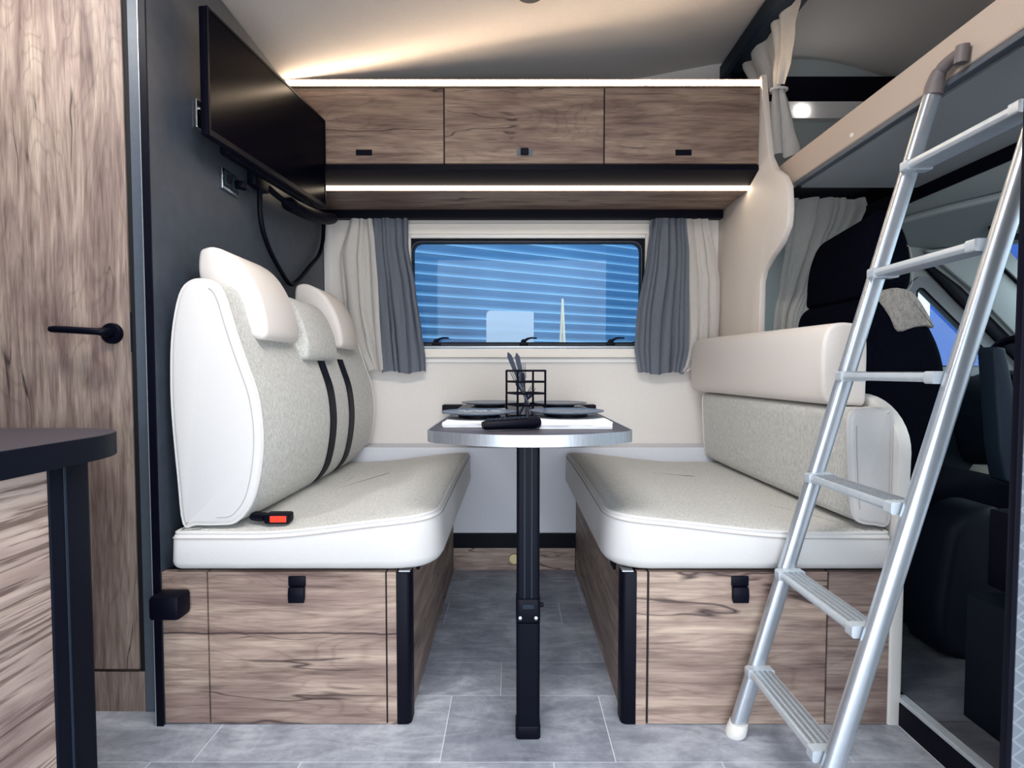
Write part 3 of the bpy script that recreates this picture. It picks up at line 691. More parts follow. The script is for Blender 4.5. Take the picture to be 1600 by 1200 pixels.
def seat_cushion(sgn, xo, xi, label):
    """sgn -1 left seat, +1 right seat; xo outer, xi inner edge (knee side)"""
    th = thing('seat_cushion', ((xo+xi)/2, 1.85, 0.39), label, 'cushion')
    y0, y1 = 1.318, YK-0.004
    cor = [(xo, y0), (xi, y0), (xi, y1), (xo, y1)]
    rad = [0.02, 0.11, 0.035, 0.01]
    base = [Vector(p) for p in roundpoly(cor, rad, 9)]
    # subdivide long edges so the crown can follow
    dense = []
    for i, p in enumerate(base):
        q = base[(i+1) % len(base)]; n = max(1, int((q-p).length/0.04))
        for k in range(n): dense.append(p+(q-p)*k/n)
    def lift(x, y):
        u = ((x-xo)/(xi-xo)-0.30)/0.70; u = max(0, min(1, u)); s = u*u*(3-2*u)
        return 0.040*s+0.006*math.sin(PI*min(1, max(0, (y-y0)/(y1-y0))))
    ztop = 0.482
    bm = prism(B(), dense, 'z', 0.3905, ztop, 0.022, 4, r1=0.012, cap1=False)
    for v in bm.verts:
        t = (v.co.z-0.3905)/(ztop-0.3905); t = max(0, min(1, t)); v.co.z += lift(v.co.x, v.co.y)*t*t*(3-2*t)
        if t < 0.85:   # belly of the band
            c = Vector(((xo+xi)/2, 1.85)); dvec = Vector((v.co.x, v.co.y))-c
            b = 0.006*math.sin(PI*t); v.co.x += b*(1 if dvec.x > 0 else -1)*(abs(dvec.x) > 0.25*abs(xi-xo)) if (v.co.x-xo)*(-sgn) > 0.06 else 0
            v.co.y -= b if v.co.y < 1.42 else 0
            v.co.z += 0.0015*math.sin(v.co.x*50)*math.sin(PI*t)
    obj('band', fin(bm), 'leather', th, True, angle=50)
    bm = B(); rings = []
    for dd, hh in ((0.011, 0.0), (0.015, 0.003), (0.03, 0.006), (0.06, 0.008), (0.11, 0.0095), (0.17, 0.0105), (0.23, 0.011)):
        q = inset(dense, dd) if dd < 0.10 else [Vector(((xo+xi)/2, 1.85))+(p-Vector(((xo+xi)/2, 1.85)))*(1-dd/0.30) for p in inset(dense, 0.06)]
        rings.append([bm.verts.new((p.x, p.y, ztop-0.001+hh+lift(p.x, p.y)+(0.0012*noise.noise(Vector((p.x*9, p.y*9, 1))) if hh > 0.005 else 0))) for p in q])
    for a, b in zip(rings, rings[1:]):
        for i in range(len(a)): bm.faces.new((a[i], a[(i+1) % len(a)], b[(i+1) % len(a)], b[i]))
    bm.faces.new(rings[-1])
    obj('top_panel', fin(bm), 'fabric', th, True, angle=60)
    pp = inset(dense, 0.0075)
    obj('piping', fin(tube(B(), [(p.x, p.y, ztop+0.0008+lift(p.x, p.y)) for p in pp], 0.0042, 6, closed=True)), 'leather', th, True)
    pp = inset(dense, -0.0006)
    obj('stitch_line', fin(tube(B(), [(p.x, p.y, ztop-0.011+lift(p.x, p.y)) for p in pp], 0.0013, 5, closed=True)), 'stitch', th, True)
    return th
seat_cushion(-1, -0.838, -0.183, 'thick greige seat cushion with white band on the left bench')
seat_cushion(1, 0.936, 0.236, 'thick greige seat cushion with white band on the right bench')

# left backrest
bkL = [(-0.790, 1.103), (-0.818, 1.070), (-0.838, 0.976), (-0.844, 0.870), (-0.843, 0.770), (-0.833, 0.62), (-0.822, 0.500), (-0.790, 0.498), (-0.735, 0.498), (-0.690, 0.505), (-0.652, 0.548), (-0.632, 0.610), (-0.621, 0.691), (-0.622, 0.760), (-0.632, 0.828), (-0.652, 0.890), (-0.672, 0.950), (-0.690, 1.010), (-0.704, 1.060), (-0.722, 1.093), (-0.752, 1.106)]
bk = thing('back_cushion', (-0.75, 1.9, 0.49), 'tall curved white-sided backrest with head cushions and black straps, left bench', 'backrest')
out = cat_closed(bkL, 4)
bm = prism(B(), out, 'y', 1.342, 2.445, 0.012, 3)
for v in bm.verts:
    if v.co.y > 2.385 and v.co.z < 0.553: v.co.z = 0.553
obj('body', fin(bm), 'leather', bk, True, angle=50)
front = [p for p in cat_open(bkL[8:21], 5)]
front2 = [p+Vector((0.0005, 0)) for p in front]
bm = B()
def strip(bm, path, y0, y1, th, ny, bulge=0.004):
    n = len(path); nn = []
    for i in range(n):
        t = (path[min(i+1, n-1)]-path[max(i-1, 0)]).normalized(); nn.append(Vector((t.y, -t.x)))
    if nn[n//2].x < 0: nn = [-q for q in nn]
    g = []
    for k in range(ny+1):
        u = k/ny; y = y0+(y1-y0)*u; e = th*(1-(abs(2*u-1))**8)+bulge*math.sin(PI*u)
        g.append([bm.verts.new((path[i].x+nn[i].x*e, y, path[i].y+nn[i].y*e)) for i in range(n)])
    for k in range(ny):
        for i in range(n-1): bm.faces.new((g[k][i], g[k][i+1], g[k+1][i+1], g[k+1][i]))
    return bm, nn
bm, nn = strip(B(), front, 1.3545, 2.433, 0.004, 24)
for v in bm.verts:
    if v.co.y > 2.385 and v.co.z < 0.556: v.co.z = 0.556
obj('front_panel', fin(bm), 'fabric', bk, True, angle=70)
pp = inset(out, 0.002)
for y in (1.3485, 2.440):
    bm = tube(B(), [(p.x, y, p.y if y < 2 else max(p.y, 0.556)) for p in pp], 0.0045, 6, closed=True)
    obj('piping', fin(bm), 'leather', bk, True)
pp = inset(out, 0.019)
obj('stitch_line', fin(tube(B(), [(p.x, 1.3415, p.y) for p in pp if p.x > -0.745], 0.0011, 5)), 'stitch', bk, True)
for yc in (1.853, 2.066):
    seg_ = [p+Vector((0.010, 0)) for p in front if p.y < 0.93]
    bm = B(); ribbon(bm, [p+Vector((0.0, 0)) for p in seg_], 'y', yc-0.030, yc+0.030, 0.003, -1)
    obj('strap', fin(bm), 'black', bk, False)
hr = [(-0.800, 1.203), (-0.815, 1.190), (-0.819, 1.145), (-0.810, 1.108), (-0.78, 1.095), (-0.755, 1.085), (-0.735, 1.060), (-0.715, 1.015), (-0.698, 0.982), (-0.675, 0.967), (-0.652, 0.966), (-0.642, 0.985), (-0.646, 1.025), (-0.657, 1.070), (-0.677, 1.118), (-0.705, 1.160), (-0.740, 1.190), (-0.775, 1.205)]
def headrest(y0, y1, out_, mt, name='headrest', r=0.014, pipe=True, lab=None):
    bm = prism(B(), out_, 'y', y0, y1, r, 4)
    ym = (y0+y1)/2
    for v in bm.verts:
        u = (v.co.y-ym)/((y1-y0)/2)
        # crown of the front: swell towards the room in the middle
        if v.co.x > -0.74: v.co.x += 0.008*(1-u*u)
    h = obj(name, fin(bm), mt, bk, True, angle=50)
    if lab: h['label'] = lab
    if pipe:
        q = inset(out_, 0.005)
        obj('seam_piping', fin(tube(B(), [(p.x, y0+0.0075, p.y) for p in q], 0.0020, 6, closed=True)), 'stitch', h, True)
    return h
ho = cat_closed(hr, 4)
headrest(1.425, 1.648, ho, 'leather_warm', lab='white head cushion nearest the front')
headrest(2.045, 2.262, [p+Vector((0.004, 0.004)) for p in ho], 'leather_warm', lab='white head cushion at the window end')
md = [(-0.810, 1.105), (-0.760, 1.122), (-0.715, 1.118), (-0.680, 1.090), (-0.655, 1.045), (-0.636, 0.985), (-0.632, 0.935), (-0.645, 0.918), (-0.668, 0.925), (-0.695, 0.96), (-0.73, 1.01), (-0.775, 1.045), (-0.81, 1.065)]
headrest(1.690, 1.975, cat_closed(md, 4), 'fabric', name='centre_pad', lab='grey fabric centre pad')

# right backrest and bolster
bR = thing('back_cushion', (0.89, 1.85, 0.5), 'low greige fabric backrest with white end on the right bench', 'backrest')
ro = [(0.936, 0.502), (0.90, 0.500), (0.868, 0.505), (0.850, 0.520), (0.842, 0.56), (0.836, 0.64), (0.832, 0.72), (0.832, 0.765), (0.842, 0.783), (0.87, 0.787), (0.91, 0.786), (0.936, 0.783), (0.940, 0.70), (0.940, 0.58)]
outR = cat_closed(ro, 4)
bm = prism(B(), outR, 'y', 1.335, 2.376, 0.012, 3); obj('body', fin(bm), 'leather', bR, True, angle=50)
fr = cat_open([ro[k] for k in range(1, 11)], 5)
n = len(fr); bm = B(); g = []
for k in range(21):
    u = k/20; y = 1.349+(2.364-1.349)*u; e = 0.004*(1-(abs(2*u-1))**8)+0.004*math.sin(PI*u); row = []
    for i in range(n):
        t = (fr[min(i+1, n-1)]-fr[max(i-1, 0)]).normalized(); q = Vector((-t.y, t.x)); q = q if q.x < 0 or (i > n-12 and q.y > 0) else -q
        if fr[i].y > 0.78: q = Vector((0, 1)) if fr[i].x > 0.85 else Vector((-0.6, 0.6))
        if fr[i].y < 0.507: q = Vector((0, -0.3))
        row.append(bm.verts.new((fr[i].x+q.x*e, y, fr[i].y+q.y*e*0.5)))
    g.append(row)
for k in range(20):
    for i in range(n-1): bm.faces.new((g[k][i], g[k][i+1], g[k+1][i+1], g[k+1][i]))
obj('front_panel', fin(bm), 'fabric', bR, True, angle=70)
pp = inset(outR, 0.002)
for y in (1.342, 2.370): obj('piping', fin(tube(B(), [(p.x, y, p.y) for p in pp], 0.0045, 6, closed=True)), 'leather', bR, True)
pp = inset(outR, 0.017)
obj('stitch_line', fin(tube(B(), [(p.x, 1.3345, p.y) for p in pp if p.x < 0.865 and 0.535 < p.y < 0.755], 0.0011, 5)), 'stitch', bR, True)
bo = thing('bolster_cushion', (0.87, 1.9, 0.79), 'long off-white bolster lying on top of the right backrest', 'cushion')
bq = [(0.845, 0.7925), (0.822, 0.800), (0.812, 0.83), (0.808, 0.90), (0.812, 0.965), (0.828, 0.998), (0.855, 1.008), (0.895, 1.005), (0.918, 0.99), (0.926, 0.95), (0.926, 0.85), (0.922, 0.795), (0.89, 0.7915)]
bm = prism(B(), cat_closed(bq, 4), 'y', 1.418, 2.43, 0.010, 4)
for v in bm.verts:
    u = (v.co.y-1.418)/(2.43-1.418)
    v.co.z += 0.018*u*max(0, (v.co.z-0.80)/0.2); v.co.x -= 0.012*u*(v.co.x < 0.87)
obj('body', fin(bm), 'leather_warm', bo, True, angle=50)
q = inset(cat_closed(bq, 4), 0.008)
obj('seam', fin(tube(B(), [(p.x, 1.4225, p.y) for p in q], 0.0016, 5, closed=True)), 'stitch', bo, True)

# seat belt buckle
sb = thing('seat_belt_buckle', (-0.60, 1.40, 0.50), 'black seat belt buckle with red button lying on the left seat', 'buckle')
bm = box(B(), -0.625, -0.562, 1.352, 1.392, 0.4965, 0.522, r=0.006)
obj('housing', fin(bm), 'black', sb, True)
obj('release_button', bx(-0.608, -0.567, 1.3505, 1.3535, 0.502, 0.518, r=0.001), 'red', sb)
obj('strap', fin(tube(B(), [(-0.624, 1.375, 0.509), (-0.645, 1.385, 0.508), (-0.665, 1.40, 0.506)], [0.010, 0.012, 0.012], 8, flat=1.6)), 'black', sb, True)

# ------------------------------------------------------------------ table
tb = thing('dining_table', (0.045, 1.281, 0), 'narrow black-topped table with silver edge and black folding leg', 'table')
ol = [(-0.212, 2.46), (-0.212, 1.345)]
cx_, ex = 0.0445, 0.256
arc = []
for k in range(17):
    u = -1+2*k/16; arc.append((cx_+ex*math.copysign(abs(u)**1.0, u), 1.236+0.098*abs(u)**2.6))
poly = [Vector((-0.2115, 2.46))]+[Vector(p) for p in roundpoly([(-0.2115, 1.60), (-0.2115, 1.322), (-0.05, 1.236), (0.14, 1.236), (0.3005, 1.322), (0.3005, 1.60)], [0, 0.065, 0.30, 0.30, 0.065, 0], 8)]+[Vector((0.3005, 2.46))]
obj('tabletop', fin(prism(B(), inset(poly, 0.004), 'z', 0.7085, 0.7345)), 'worktop', tb)
n = len(poly); ins = inset(poly, 0.0042); bm = B()
rr = [[bm.verts.new((p.x, p.y, z)) for p in q] for q, z in ((ins, 0.7075), (poly, 0.7075), (poly, 0.7352), (ins, 0.7352))]
for k in range(3):
    for i in range(n): bm.faces.new((rr[k][i], rr[k][(i+1) % n], rr[k+1][(i+1) % n], rr[k+1][i]))
obj('edge_band', fin(bm), 'alu', tb, True)
def hexo(c, wx, wy, r): return [Vector(p) for p in roundpoly([(c[0]-wx, c[1]-wy), (c[0]+wx, c[1]-wy), (c[0]+wx, c[1]+wy), (c[0]-wx, c[1]+wy)], r, 4)]
LX, LY = 0.0385, 1.295
obj('upper_leg', fin(prism(B(), hexo((LX, LY+0.003), 0.0275, 0.022, 0.008), 'z', 0.335, 0.708)), 'black_metal', tb, True)
for dx in (-0.0085, 0.0085):
    obj('leg_groove', bx(LX+dx-0.0018, LX+dx+0.0018, LY-0.0198, LY-0.0183, 0.34, 0.705), 'darktrim', tb)
jn = obj('hinge_joint', fin(prism(B(), hexo((LX, LY), 0.0290, 0.026, 0.010), 'z', 0.283, 0.340, 0.003, 2)), 'black', tb, True)
obj('hinge_button', bx(LX-0.014, LX+0.014, LY-0.0295, LY-0.0265, 0.318, 0.329, r=0.001), 'darktrim', jn)
for dx in (-0.019, 0.0185): obj('screw', fin(lathe(B(), [(0, -0.0035), (0.0042, -0.0025), (0.0045, 0.001)], (LX+dx, LY-0.0262, 0.296), 12, 'y')), 'chrome', jn, True)
obj('side_knob', fin(lathe(B(), [(0.0, 0.009), (0.005, 0.008), (0.006, 0.0), (0.0, -0.001)], (LX+0.0295, LY-0.002, 0.318), 14, 'x')), 'black', jn, True)
obj('lower_leg', fin(prism(B(), hexo((LX, LY-0.001), 0.0282, 0.025, 0.009), 'z', 0.030, 0.282)), 'black_metal', tb, True)
obj('foot', fin(prism(B(), hexo((LX, LY), 0.0300, 0.028, 0.010), 'z', 0.0, 0.032, 0.003, 2)), 'black', tb, True)
tag(obj('wall_rail', bx(-0.318, 0.383, 2.470, 2.529, 0.690, 0.729, r=0.003), 'black', None, loc=(0.03, 2.5, 0.70)), 'black mounting rail on the wall at the far end of the table', 'rail')

ZT = 0.7352
def napkin(name, x0, x1, y0, y1, n, label, th=0.0042, rot=0.0):
    t = thing(name, ((x0+x1)/2, (y0+y1)/2, ZT), label, 'napkin', None)
    bm = B()
    for k in range(n):
        j = rnd.uniform(-0.004, 0.004); z = ZT+0.0004+k*th
        nx = 10; top = []; bot = []
        c = [(x0+j, y0+j*0.5), (x1+j, y0-j*0.3), (x1+j, y1), (x0+j, y1)]
        pts = []
        for a, b in zip(c, c[1:]+c[:1]):
            for q in range(6):
                u = q/6; pts.append(Vector((a[0]+(b[0]-a[0])*u+rnd.uniform(-0.0012, 0.0012), a[1]+(b[1]-a[1])*u+rnd.uniform(-0.0012, 0.0012))))
        prism(bm, pts, 'z', z, z+th*0.9)
    obj('folded_paper', fin(bm), 'white', t)
    t.rotation_euler = (0, 0, rot)
    return t
napkin('napkin', -0.178, -0.020, 1.405, 1.60, 3, 'white folded napkin under the front left plate', 0.0043)
napkin('napkin', 0.070, 0.252, 1.368, 1.58, 4, 'white folded napkin under the front right plate', 0.0046)
napkin('napkin', -0.150, -0.02, 1.93, 2.15, 3, 'white folded napkin under the back left plate', 0.004)
napkin('napkin', 0.130, 0.265, 1.915, 2.12, 3, 'white folded napkin under the back right plate', 0.004)
def plate(x, y, z, r, label, mt='plate'):
    p = thing('plate', (x, y, z), label, 'plate', 'four dinner plates on the table')
    pr = [(0.0, 0.0), (r*0.60, 0.0), (r*0.64, 0.001), (r*0.97, 0.0065), (r, 0.0085), (r*0.99, 0.0098), (r*0.96, 0.0095), (r*0.90, 0.0078), (r*0.5, 0.0070), (0.0, 0.0070)]
    obj('dish', fin(lathe(B(), pr, (x, y, z), 48)), mt, p, True)
    obj('foot_ring', fin(lathe(B(), [(r*0.50, -0.0085), (r*0.56, -0.0085), (r*0.56, -0.0002), (r*0.50, -0.0002)], (x, y, z), 40)), 'black', p, True)
    return p
zf = ZT+0.0272
plate(-0.094, 1.56, ZT+0.0225, 0.108, 'front left dark plate with white printed sprigs', 'plate_print')
plate(0.1535, 1.53, ZT+0.0275, 0.105, 'front right dark blue-grey plate on a thick napkin')
plate(-0.083, 2.045, ZT+0.0222, 0.107, 'back left dark plate behind the wire cutlery holder')
plate(0.172, 2.02, ZT+0.0222, 0.106, 'back right dark plate nearest the right window curtain')

# wire cutlery holder
HX, HY, HW = 0.0425, 1.70, 0.046
ch = thing('cutlery_holder', (HX, HY, ZT), 'square black wire cutlery holder in the middle of the table', 'cutlery holder')
ca, sa = math.cos(R(22)), math.sin(R(22))
def hp_(u, v, z): return (HX+(u*ca-v*sa)*HW, HY+(u*sa+v*ca)*HW, z)
zb, zt = ZT+0.001, ZT+0.150
for u, v in ((-1, -1), (1, -1), (1, 1), (-1, 1)):
    obj('upright', fin(tube(B(), [hp_(u, v, zb), hp_(u, v, zt)], 0.0038, 6)), 'black', ch)
for z in (zb+0.003, ZT+0.042, ZT+0.078, ZT+0.114, zt-0.002):
    obj('wire_ring', fin(tube(B(), [hp_(-1, -1, z), hp_(1, -1, z), hp_(1, 1, z), hp_(-1, 1, z)], 0.0032, 6, closed=True)), 'black', ch)
obj('base_plate', fin(prism(B(), [Vector(hp_(u, v, 0)[:2]) for u, v in ((-1, -1), (1, -1), (1, 1), (-1, 1))], 'z', ZT+0.0002, ZT+0.003)), 'black', ch)
def blade_bm(p0, p1, w0, w1, th):
    p0, p1 = Vector(p0), Vector(p1); d_ = (p1-p0).normalized(); s = Vector((1, 0.2, 0)); s = (s-d_*s.dot(d_)).normalized(); q = d_.cross(s)
    bm = B(); N_ = 8; rings = []
    for k in range(N_+1):
        u = k/N_; w_ = w0+(w1-w0)*u
        if u > 0.8: w_ *= math.sqrt(max(0.02, 1-((u-0.8)/0.2)**2))
        c = p0+(p1-p0)*u; rings.append([bm.verts.new(c+s*w_*a+q*th*b) for a, b in ((-1, -1), (1, -1), (1, 1), (-1, 1))])
    for a, b in zip(rings, rings[1:]):
        for i in range(4): bm.faces.new((a[i], a[(i+1) % 4], b[(i+1) % 4], b[i]))
    bm.faces.new(rings[0]); bm.faces.new(rings[-1]); return fin(bm)
def fork_bm(p0, p1):
    p0, p1 = Vector(p0), Vector(p1); d_ = (p1-p0).normalized(); s = Vector((1, 0.2, 0)); s = (s-d_*s.dot(d_)).normalized(); L_ = (p1-p0).length
    bm = B()
    for k in range(4):
        o_ = (k-1.5)*0.0052; tube(bm, [p0+d_*(L_*0.40)+s*o_, p1+s*o_*1.05], [0.0016, 0.0009], 5)
    tube(bm, [p0+d_*(-0.0), p0+d_*L_*0.15, p0+d_*L_*0.30, p0+d_*L_*0.44], [0.003, 0.006, 0.0095, 0.0098], 8, flat=0.35)
    return fin(bm)
def cutlery(name, base, tip, kind, label):
    base, tip = Vector(base), Vector(tip)
    t = thing(name, tuple(base), label, name, 'cutlery standing in the wire holder')
    midp = base+(tip-base)*0.52
    obj('handle', fin(tube(B(), [base, base+(tip-base)*0.3, midp], [0.0048, 0.0042, 0.0028], 7, flat=0.6)), 'steel_dark', t, True)
    if kind == 'k': obj('blade', blade_bm(midp, tip, 0.005, 0.0085, 0.0009), 'steel_dark', t)
    elif kind == 'f': obj('tines', fork_bm(midp, tip), 'steel_dark', t, True)
    else: obj('bowl', fin(tube(B(), [midp, midp+(tip-midp)*0.3, midp+(tip-midp)*0.6, midp+(tip-midp)*0.9, tip], [0.003, 0.005, 0.013, 0.012, 0.002], 10, flat=0.3)), 'steel_dark', t, True)
zz = ZT+0.006
cutlery('knife', (0.066, 1.695, zz), (-0.013, 1.71, ZT+0.206), 'k', 'dark table knife leaning furthest left in the wire holder')
cutlery('knife', (0.055, 1.71, zz), (0.014, 1.715, ZT+0.204), 'k', 'rounded table knife standing beside the leftmost one')
cutlery('fork', (0.070, 1.68, zz), (0.000, 1.685, ZT+0.150), 'f', 'fork leaning left with tines just under the holder rim')
cutlery('fork', (0.045, 1.72, zz), (0.033, 1.725, ZT+0.172), 'f', 'upright fork with thin tines above the holder rim')
cutlery('spoon', (0.048, 1.69, zz), (0.036, 1.70, ZT+0.145), 's', 'spoon standing in the middle of the wire holder')
cutlery('fork', (0.022, 1.715, zz+0.002), (0.068, 1.72, ZT+0.098), 'f', 'short fork leaning right in the wire holder')
# handset in front of the holder
rc = thing('remote_control', (0.01, 1.36, ZT), 'black remote handset lying askew at the front of the table', 'remote control')
bm = B(); pth = [(-0.072, 1.325, ZT+0.0135), (-0.062, 1.328, ZT+0.0145), (0.0, 1.350, ZT+0.0155), (0.055, 1.372, ZT+0.0175), (0.066, 1.377, ZT+0.0175)]
tube(bm, pth, [0.009, 0.0125, 0.0135, 0.0165, 0.014], 12, flat=1.35)
obj('casing', fin(bm), 'black', rc, True)
bm = B()
for k in range(9):
    for j in (-1, 0, 1):
        u = k/9; x, y = -0.055+u*0.10, 1.331+u*0.036; box(bm, x-0.003-j*0.004, x+0.003-j*0.004, y-0.0025+j*0.009, y+0.0025+j*0.009, ZT+0.0265+u*0.004, ZT+0.0295+u*0.004)
k_ = obj('keys', fin(bm), 'darktrim', rc); k_['kind'] = 'stuff'

# ------------------------------------------------------------------ ladder
MT['hook'] = plain('grey_brown_hook_plastic', srgb(108, 100, 102), 0.55)
MT['alu_rail'] = plain('satin_ladder_aluminium', srgb(196, 203, 212), 0.30, 0.78, nz=80, var=0.03)
ld = thing('bunk_ladder', (0.54, 1.125, 0), 'leaning aluminium ladder up to the alcove bed', 'ladder')
RX0, RK = 0.540, 0.285
def rail(y, z1, w_=0.0185, d_=0.0135):
    bm = B(); rings = []; dirv = Vector((RK, 0, 1)).normalized(); s = Vector((dirv.z, 0, -dirv.x)); q = Vector((0, 1, 0))
    prof = []
    for k in range(16):
        a = 2*PI*k/16; c, s2 = math.cos(a), math.sin(a); prof.append((math.copysign(abs(c)**0.7, c)*w_, math.copysign(abs(s2)**0.7, s2)*d_))
    for z in (0.022, z1*0.5, z1):
        c = Vector((RX0+RK*z, y, z)); rings.append([bm.verts.new(c+s*a+q*b) for a, b in prof])
    for a, b in zip(rings, rings[1:]):
        for i in range(16): bm.faces.new((a[i], a[(i+1) % 16], b[(i+1) % 16], b[i]))
    bm.faces.new(rings[0]); bm.faces.new(rings[-1]); return fin(bm)
for y in (1.285, 0.965):
    rl_ = obj('side_rail', rail(y, 1.548), 'alu_rail', ld, True)
    bm = B(); lathe(bm, [(0.0, 0.0), (0.021, 0.0), (0.0245, 0.006), (0.0235, 0.020), (0.0215, 0.033), (0.0, 0.033)], (RX0, y, 0.0), 20)
    for v in bm.verts: v.co.x += (v.co.z)*RK
    obj('end_cap', fin(bm), 'white_board', rl_, True)
    hk = cat_open([(0.973, y, 1.515), (0.978, y, 1.545), (0.979, y-0.010, 1.565), (0.983, y-0.032, 1.577), (0.985, y-0.062, 1.580)], 4)
    bm = B(); tube(bm, hk, [0.0205, 0.0205, 0.0205, 0.020, 0.019, 0.018, 0.017, 0.016, 0.0155, 0.013, 0.0145, 0.014, 0.0135, 0.013, 0.013, 0.0125, 0.012][:len(hk)], 10)
    obj('hook', fin(bm), 'hook', rl_, True)
    obj('hook_roller', fin(tube(B(), [(0.984, y-0.064, 1.556), (0.9845, y-0.068, 1.592)], 0.013, 12)), 'hook', rl_, True)
for z in (0.172, 0.407, 0.636, 0.874, 1.111, 1.354):
    x = RX0+RK*z
    bm = prism(B(), [Vector(p) for p in roundpoly([(x-0.030, z-0.006), (x-0.026, z-0.013), (x+0.022, z-0.013), (x+0.026, z+0.004), (x-0.028, z+0.004)], 0.003, 2)], 'y', 0.9805, 1.2715)
    rg = obj('rung', fin(bm), 'alu_satin', ld, True)
    bm = B()
    for k in range(4): box(bm, x-0.022+k*0.012, x-0.016+k*0.012, 0.99, 1.262, z+0.0038, z+0.0058)
    obj('tread_ribs', fin(bm), 'alu', rg)
    for ya, yb in ((0.9788, 1.000), (1.252, 1.2732)):
        obj('end_bracket', fin(prism(B(), [Vector(p) for p in roundpoly([(x-0.033, z-0.016), (x+0.028, z-0.016), (x+0.030, z+0.007), (x-0.033, z+0.007)], 0.005, 3)], 'y', ya, yb)), 'alu_satin', rg, True)

# ------------------------------------------------------------------ alcove bed
bd = thing('alcove_bed', (1.4, 1.4, 1.54), 'raised alcove bed with beige front board and grey underside', 'bed')
obj('front_board', fin(prism(B(), [Vector(p) for p in roundpoly([(1.0, 1.551), (1.0, 1.652), (1.03, 1.655), (1.03, 1.551)], [0.008, 0.012, 0.006, 0], 4)], 'y', 0.30, 2.40)), 'fascia', bd, True)
obj('bottom_lip', bx(1.001, 1.022, 0.30, 1.95, 1.536, 1.5505, r=0.002), 'pillar', bd)
obj('underside', bx(1.0225, 1.43, 0.30, 1.95, 1.530, 1.550), 'bedunder', bd)
obj('slat_board', bx(1.031, 2.2, 0.30, 1.952, 1.5505, 1.575), 'bedunder', bd)
obj('mattress', bx(1.032, 2.10, 0.32, 1.94, 1.5755, 1.64, r=0.02), 'cur_white', bd, True)
obj('button', fin(lathe(B(), [(0.0, -0.004), (0.006, -0.003), (0.008, 0.0), (0.0, 0.001)], (1.0, 1.63, 1.575), 14, 'x')), 'white_board', bd, True)
tag(obj('crossbeam', bx(1.431, 1.52, 0.30, 2.42, 1.487, 1.5495), 'black', None, loc=(1.45, 1.2, 1.5)), 'black crossbeam under the alcove bed above the cab', 'beam')
tag(obj('cab_curtain_rail', bx(1.032, 2.2, 1.955, 2.47, 1.600, 1.604), 'black', None, loc=(1.2, 2.2, 1.60)), 'flat black panel above the cab curtain, under the bed', 'panel')
struct('trim_4', bx(0.975, 1.90, 2.478, 2.50, 1.47, 1.548), 'black')
# black rail with curtain at the alcove opening
bm = prism(B(), [Vector(p) for p in ((0.944, 2.205), (0.944, 2.262), (1.005, 2.268), (1.045, 2.258), (1.045, 2.192), (0.955, 2.192))], 'y', 0.30, 2.529)
tag(obj('ceiling_rail', fin(bm), 'darktrim', None, loc=(0.99, 1.5, 2.2)), 'dark ceiling rail running above the alcove opening', 'rail')
tag(obj('storage_net_board', bx(0.960, 1.050, 2.44, 2.527, 2.02, 2.19), 'black', None, loc=(1.0, 2.48, 2.1)), 'small black board in the upper corner above the locker end', 'panel')
ac = thing('alcove_curtain', (1.0, 2.1, 2.15), 'white curtain tied back in the alcove opening, right of the lockers', 'curtain')
obj('upper_drape', curtain([(2.193, 1.93, 2.42), (2.08, 1.955, 2.33), (2.0, 2.00, 2.24), (1.945, 2.06, 2.14)], 0.995, 4, 0.020, 0.6, amp_bot=0.016, seed=3.3, nz=16, along='y'), 'cur_white', ac, True, angle=80)
obj('lower_drape', curtain([(1.943, 0.985, 1.032), (1.90, 0.985, 1.045), (1.80, 0.980, 1.070), (1.72, 0.978, 1.090), (1.70, 0.980, 1.090)], 2.10, 2, 0.012, 1.6, amp_bot=0.020, seed=8.3, nz=14), 'cur_white', ac, True, angle=80)
obj('tie', fin(tube(B(), [(1.008+0.030*math.cos(a), 2.10+0.02*math.sin(a), 1.944) for a in [2*PI*k/16 for k in range(16)]], 0.005, 6, closed=True)), 'cur_white', ac, True)
# alcove side wall
aw = struct('wall_alcove', bx(1.02, 2.8, YW, YW+0.04, 1.50, 2.33), 'headliner')
obj('black_blind', bx(1.05, 2.3, 2.50, YW-0.001, 2.092, 2.206), 'black', aw)
obj('lamp_board', bx(1.05, 2.3, 2.490, YW-0.001, 2.018, 2.091), 'white_board', aw)
lp = thing('reading_lamp', (1.305, 2.485, 2.045), 'small glowing oval lamp on the alcove wall beside the tied curtain', 'lamp')
bm = B(); lathe(bm, [(0.0, -0.009), (0.022, -0.008), (0.030, 0.0), (0.0, 0.0)], (1.300, 2.489, 2.050), 20, 'y')
for v in bm.verts: v.co.z = 2.050+(v.co.z-2.050)*0.62
obj('diffuser', fin(bm), 'lampwhite', lp, True)
tag(obj('ceiling_fitting', fin(lathe(B(), [(0.0, -0.045), (0.045, -0.040), (0.055, -0.015), (0.055, 0.0), (0.0, 0.0)], (0.058, 1.80, 2.134), 24)), 'darktrim', None, True, loc=(0.058, 1.80, 2.134)), 'small dark round fitting on the ceiling at the top edge', 'fitting')
# ceiling lamp that lights the door from above the frame
cp = thing('ceiling_downlight', (-1.15, 0.95, 1.985), 'round downlight in the ceiling above the kitchen counter', 'lamp')
obj('rim', fin(lathe(B(), [(0.046, -0.008), (0.056, -0.006), (0.056, 0.0), (0.046, 0.0)], (-1.15, 0.95, 1.985), 24)), 'chrome', cp, True)

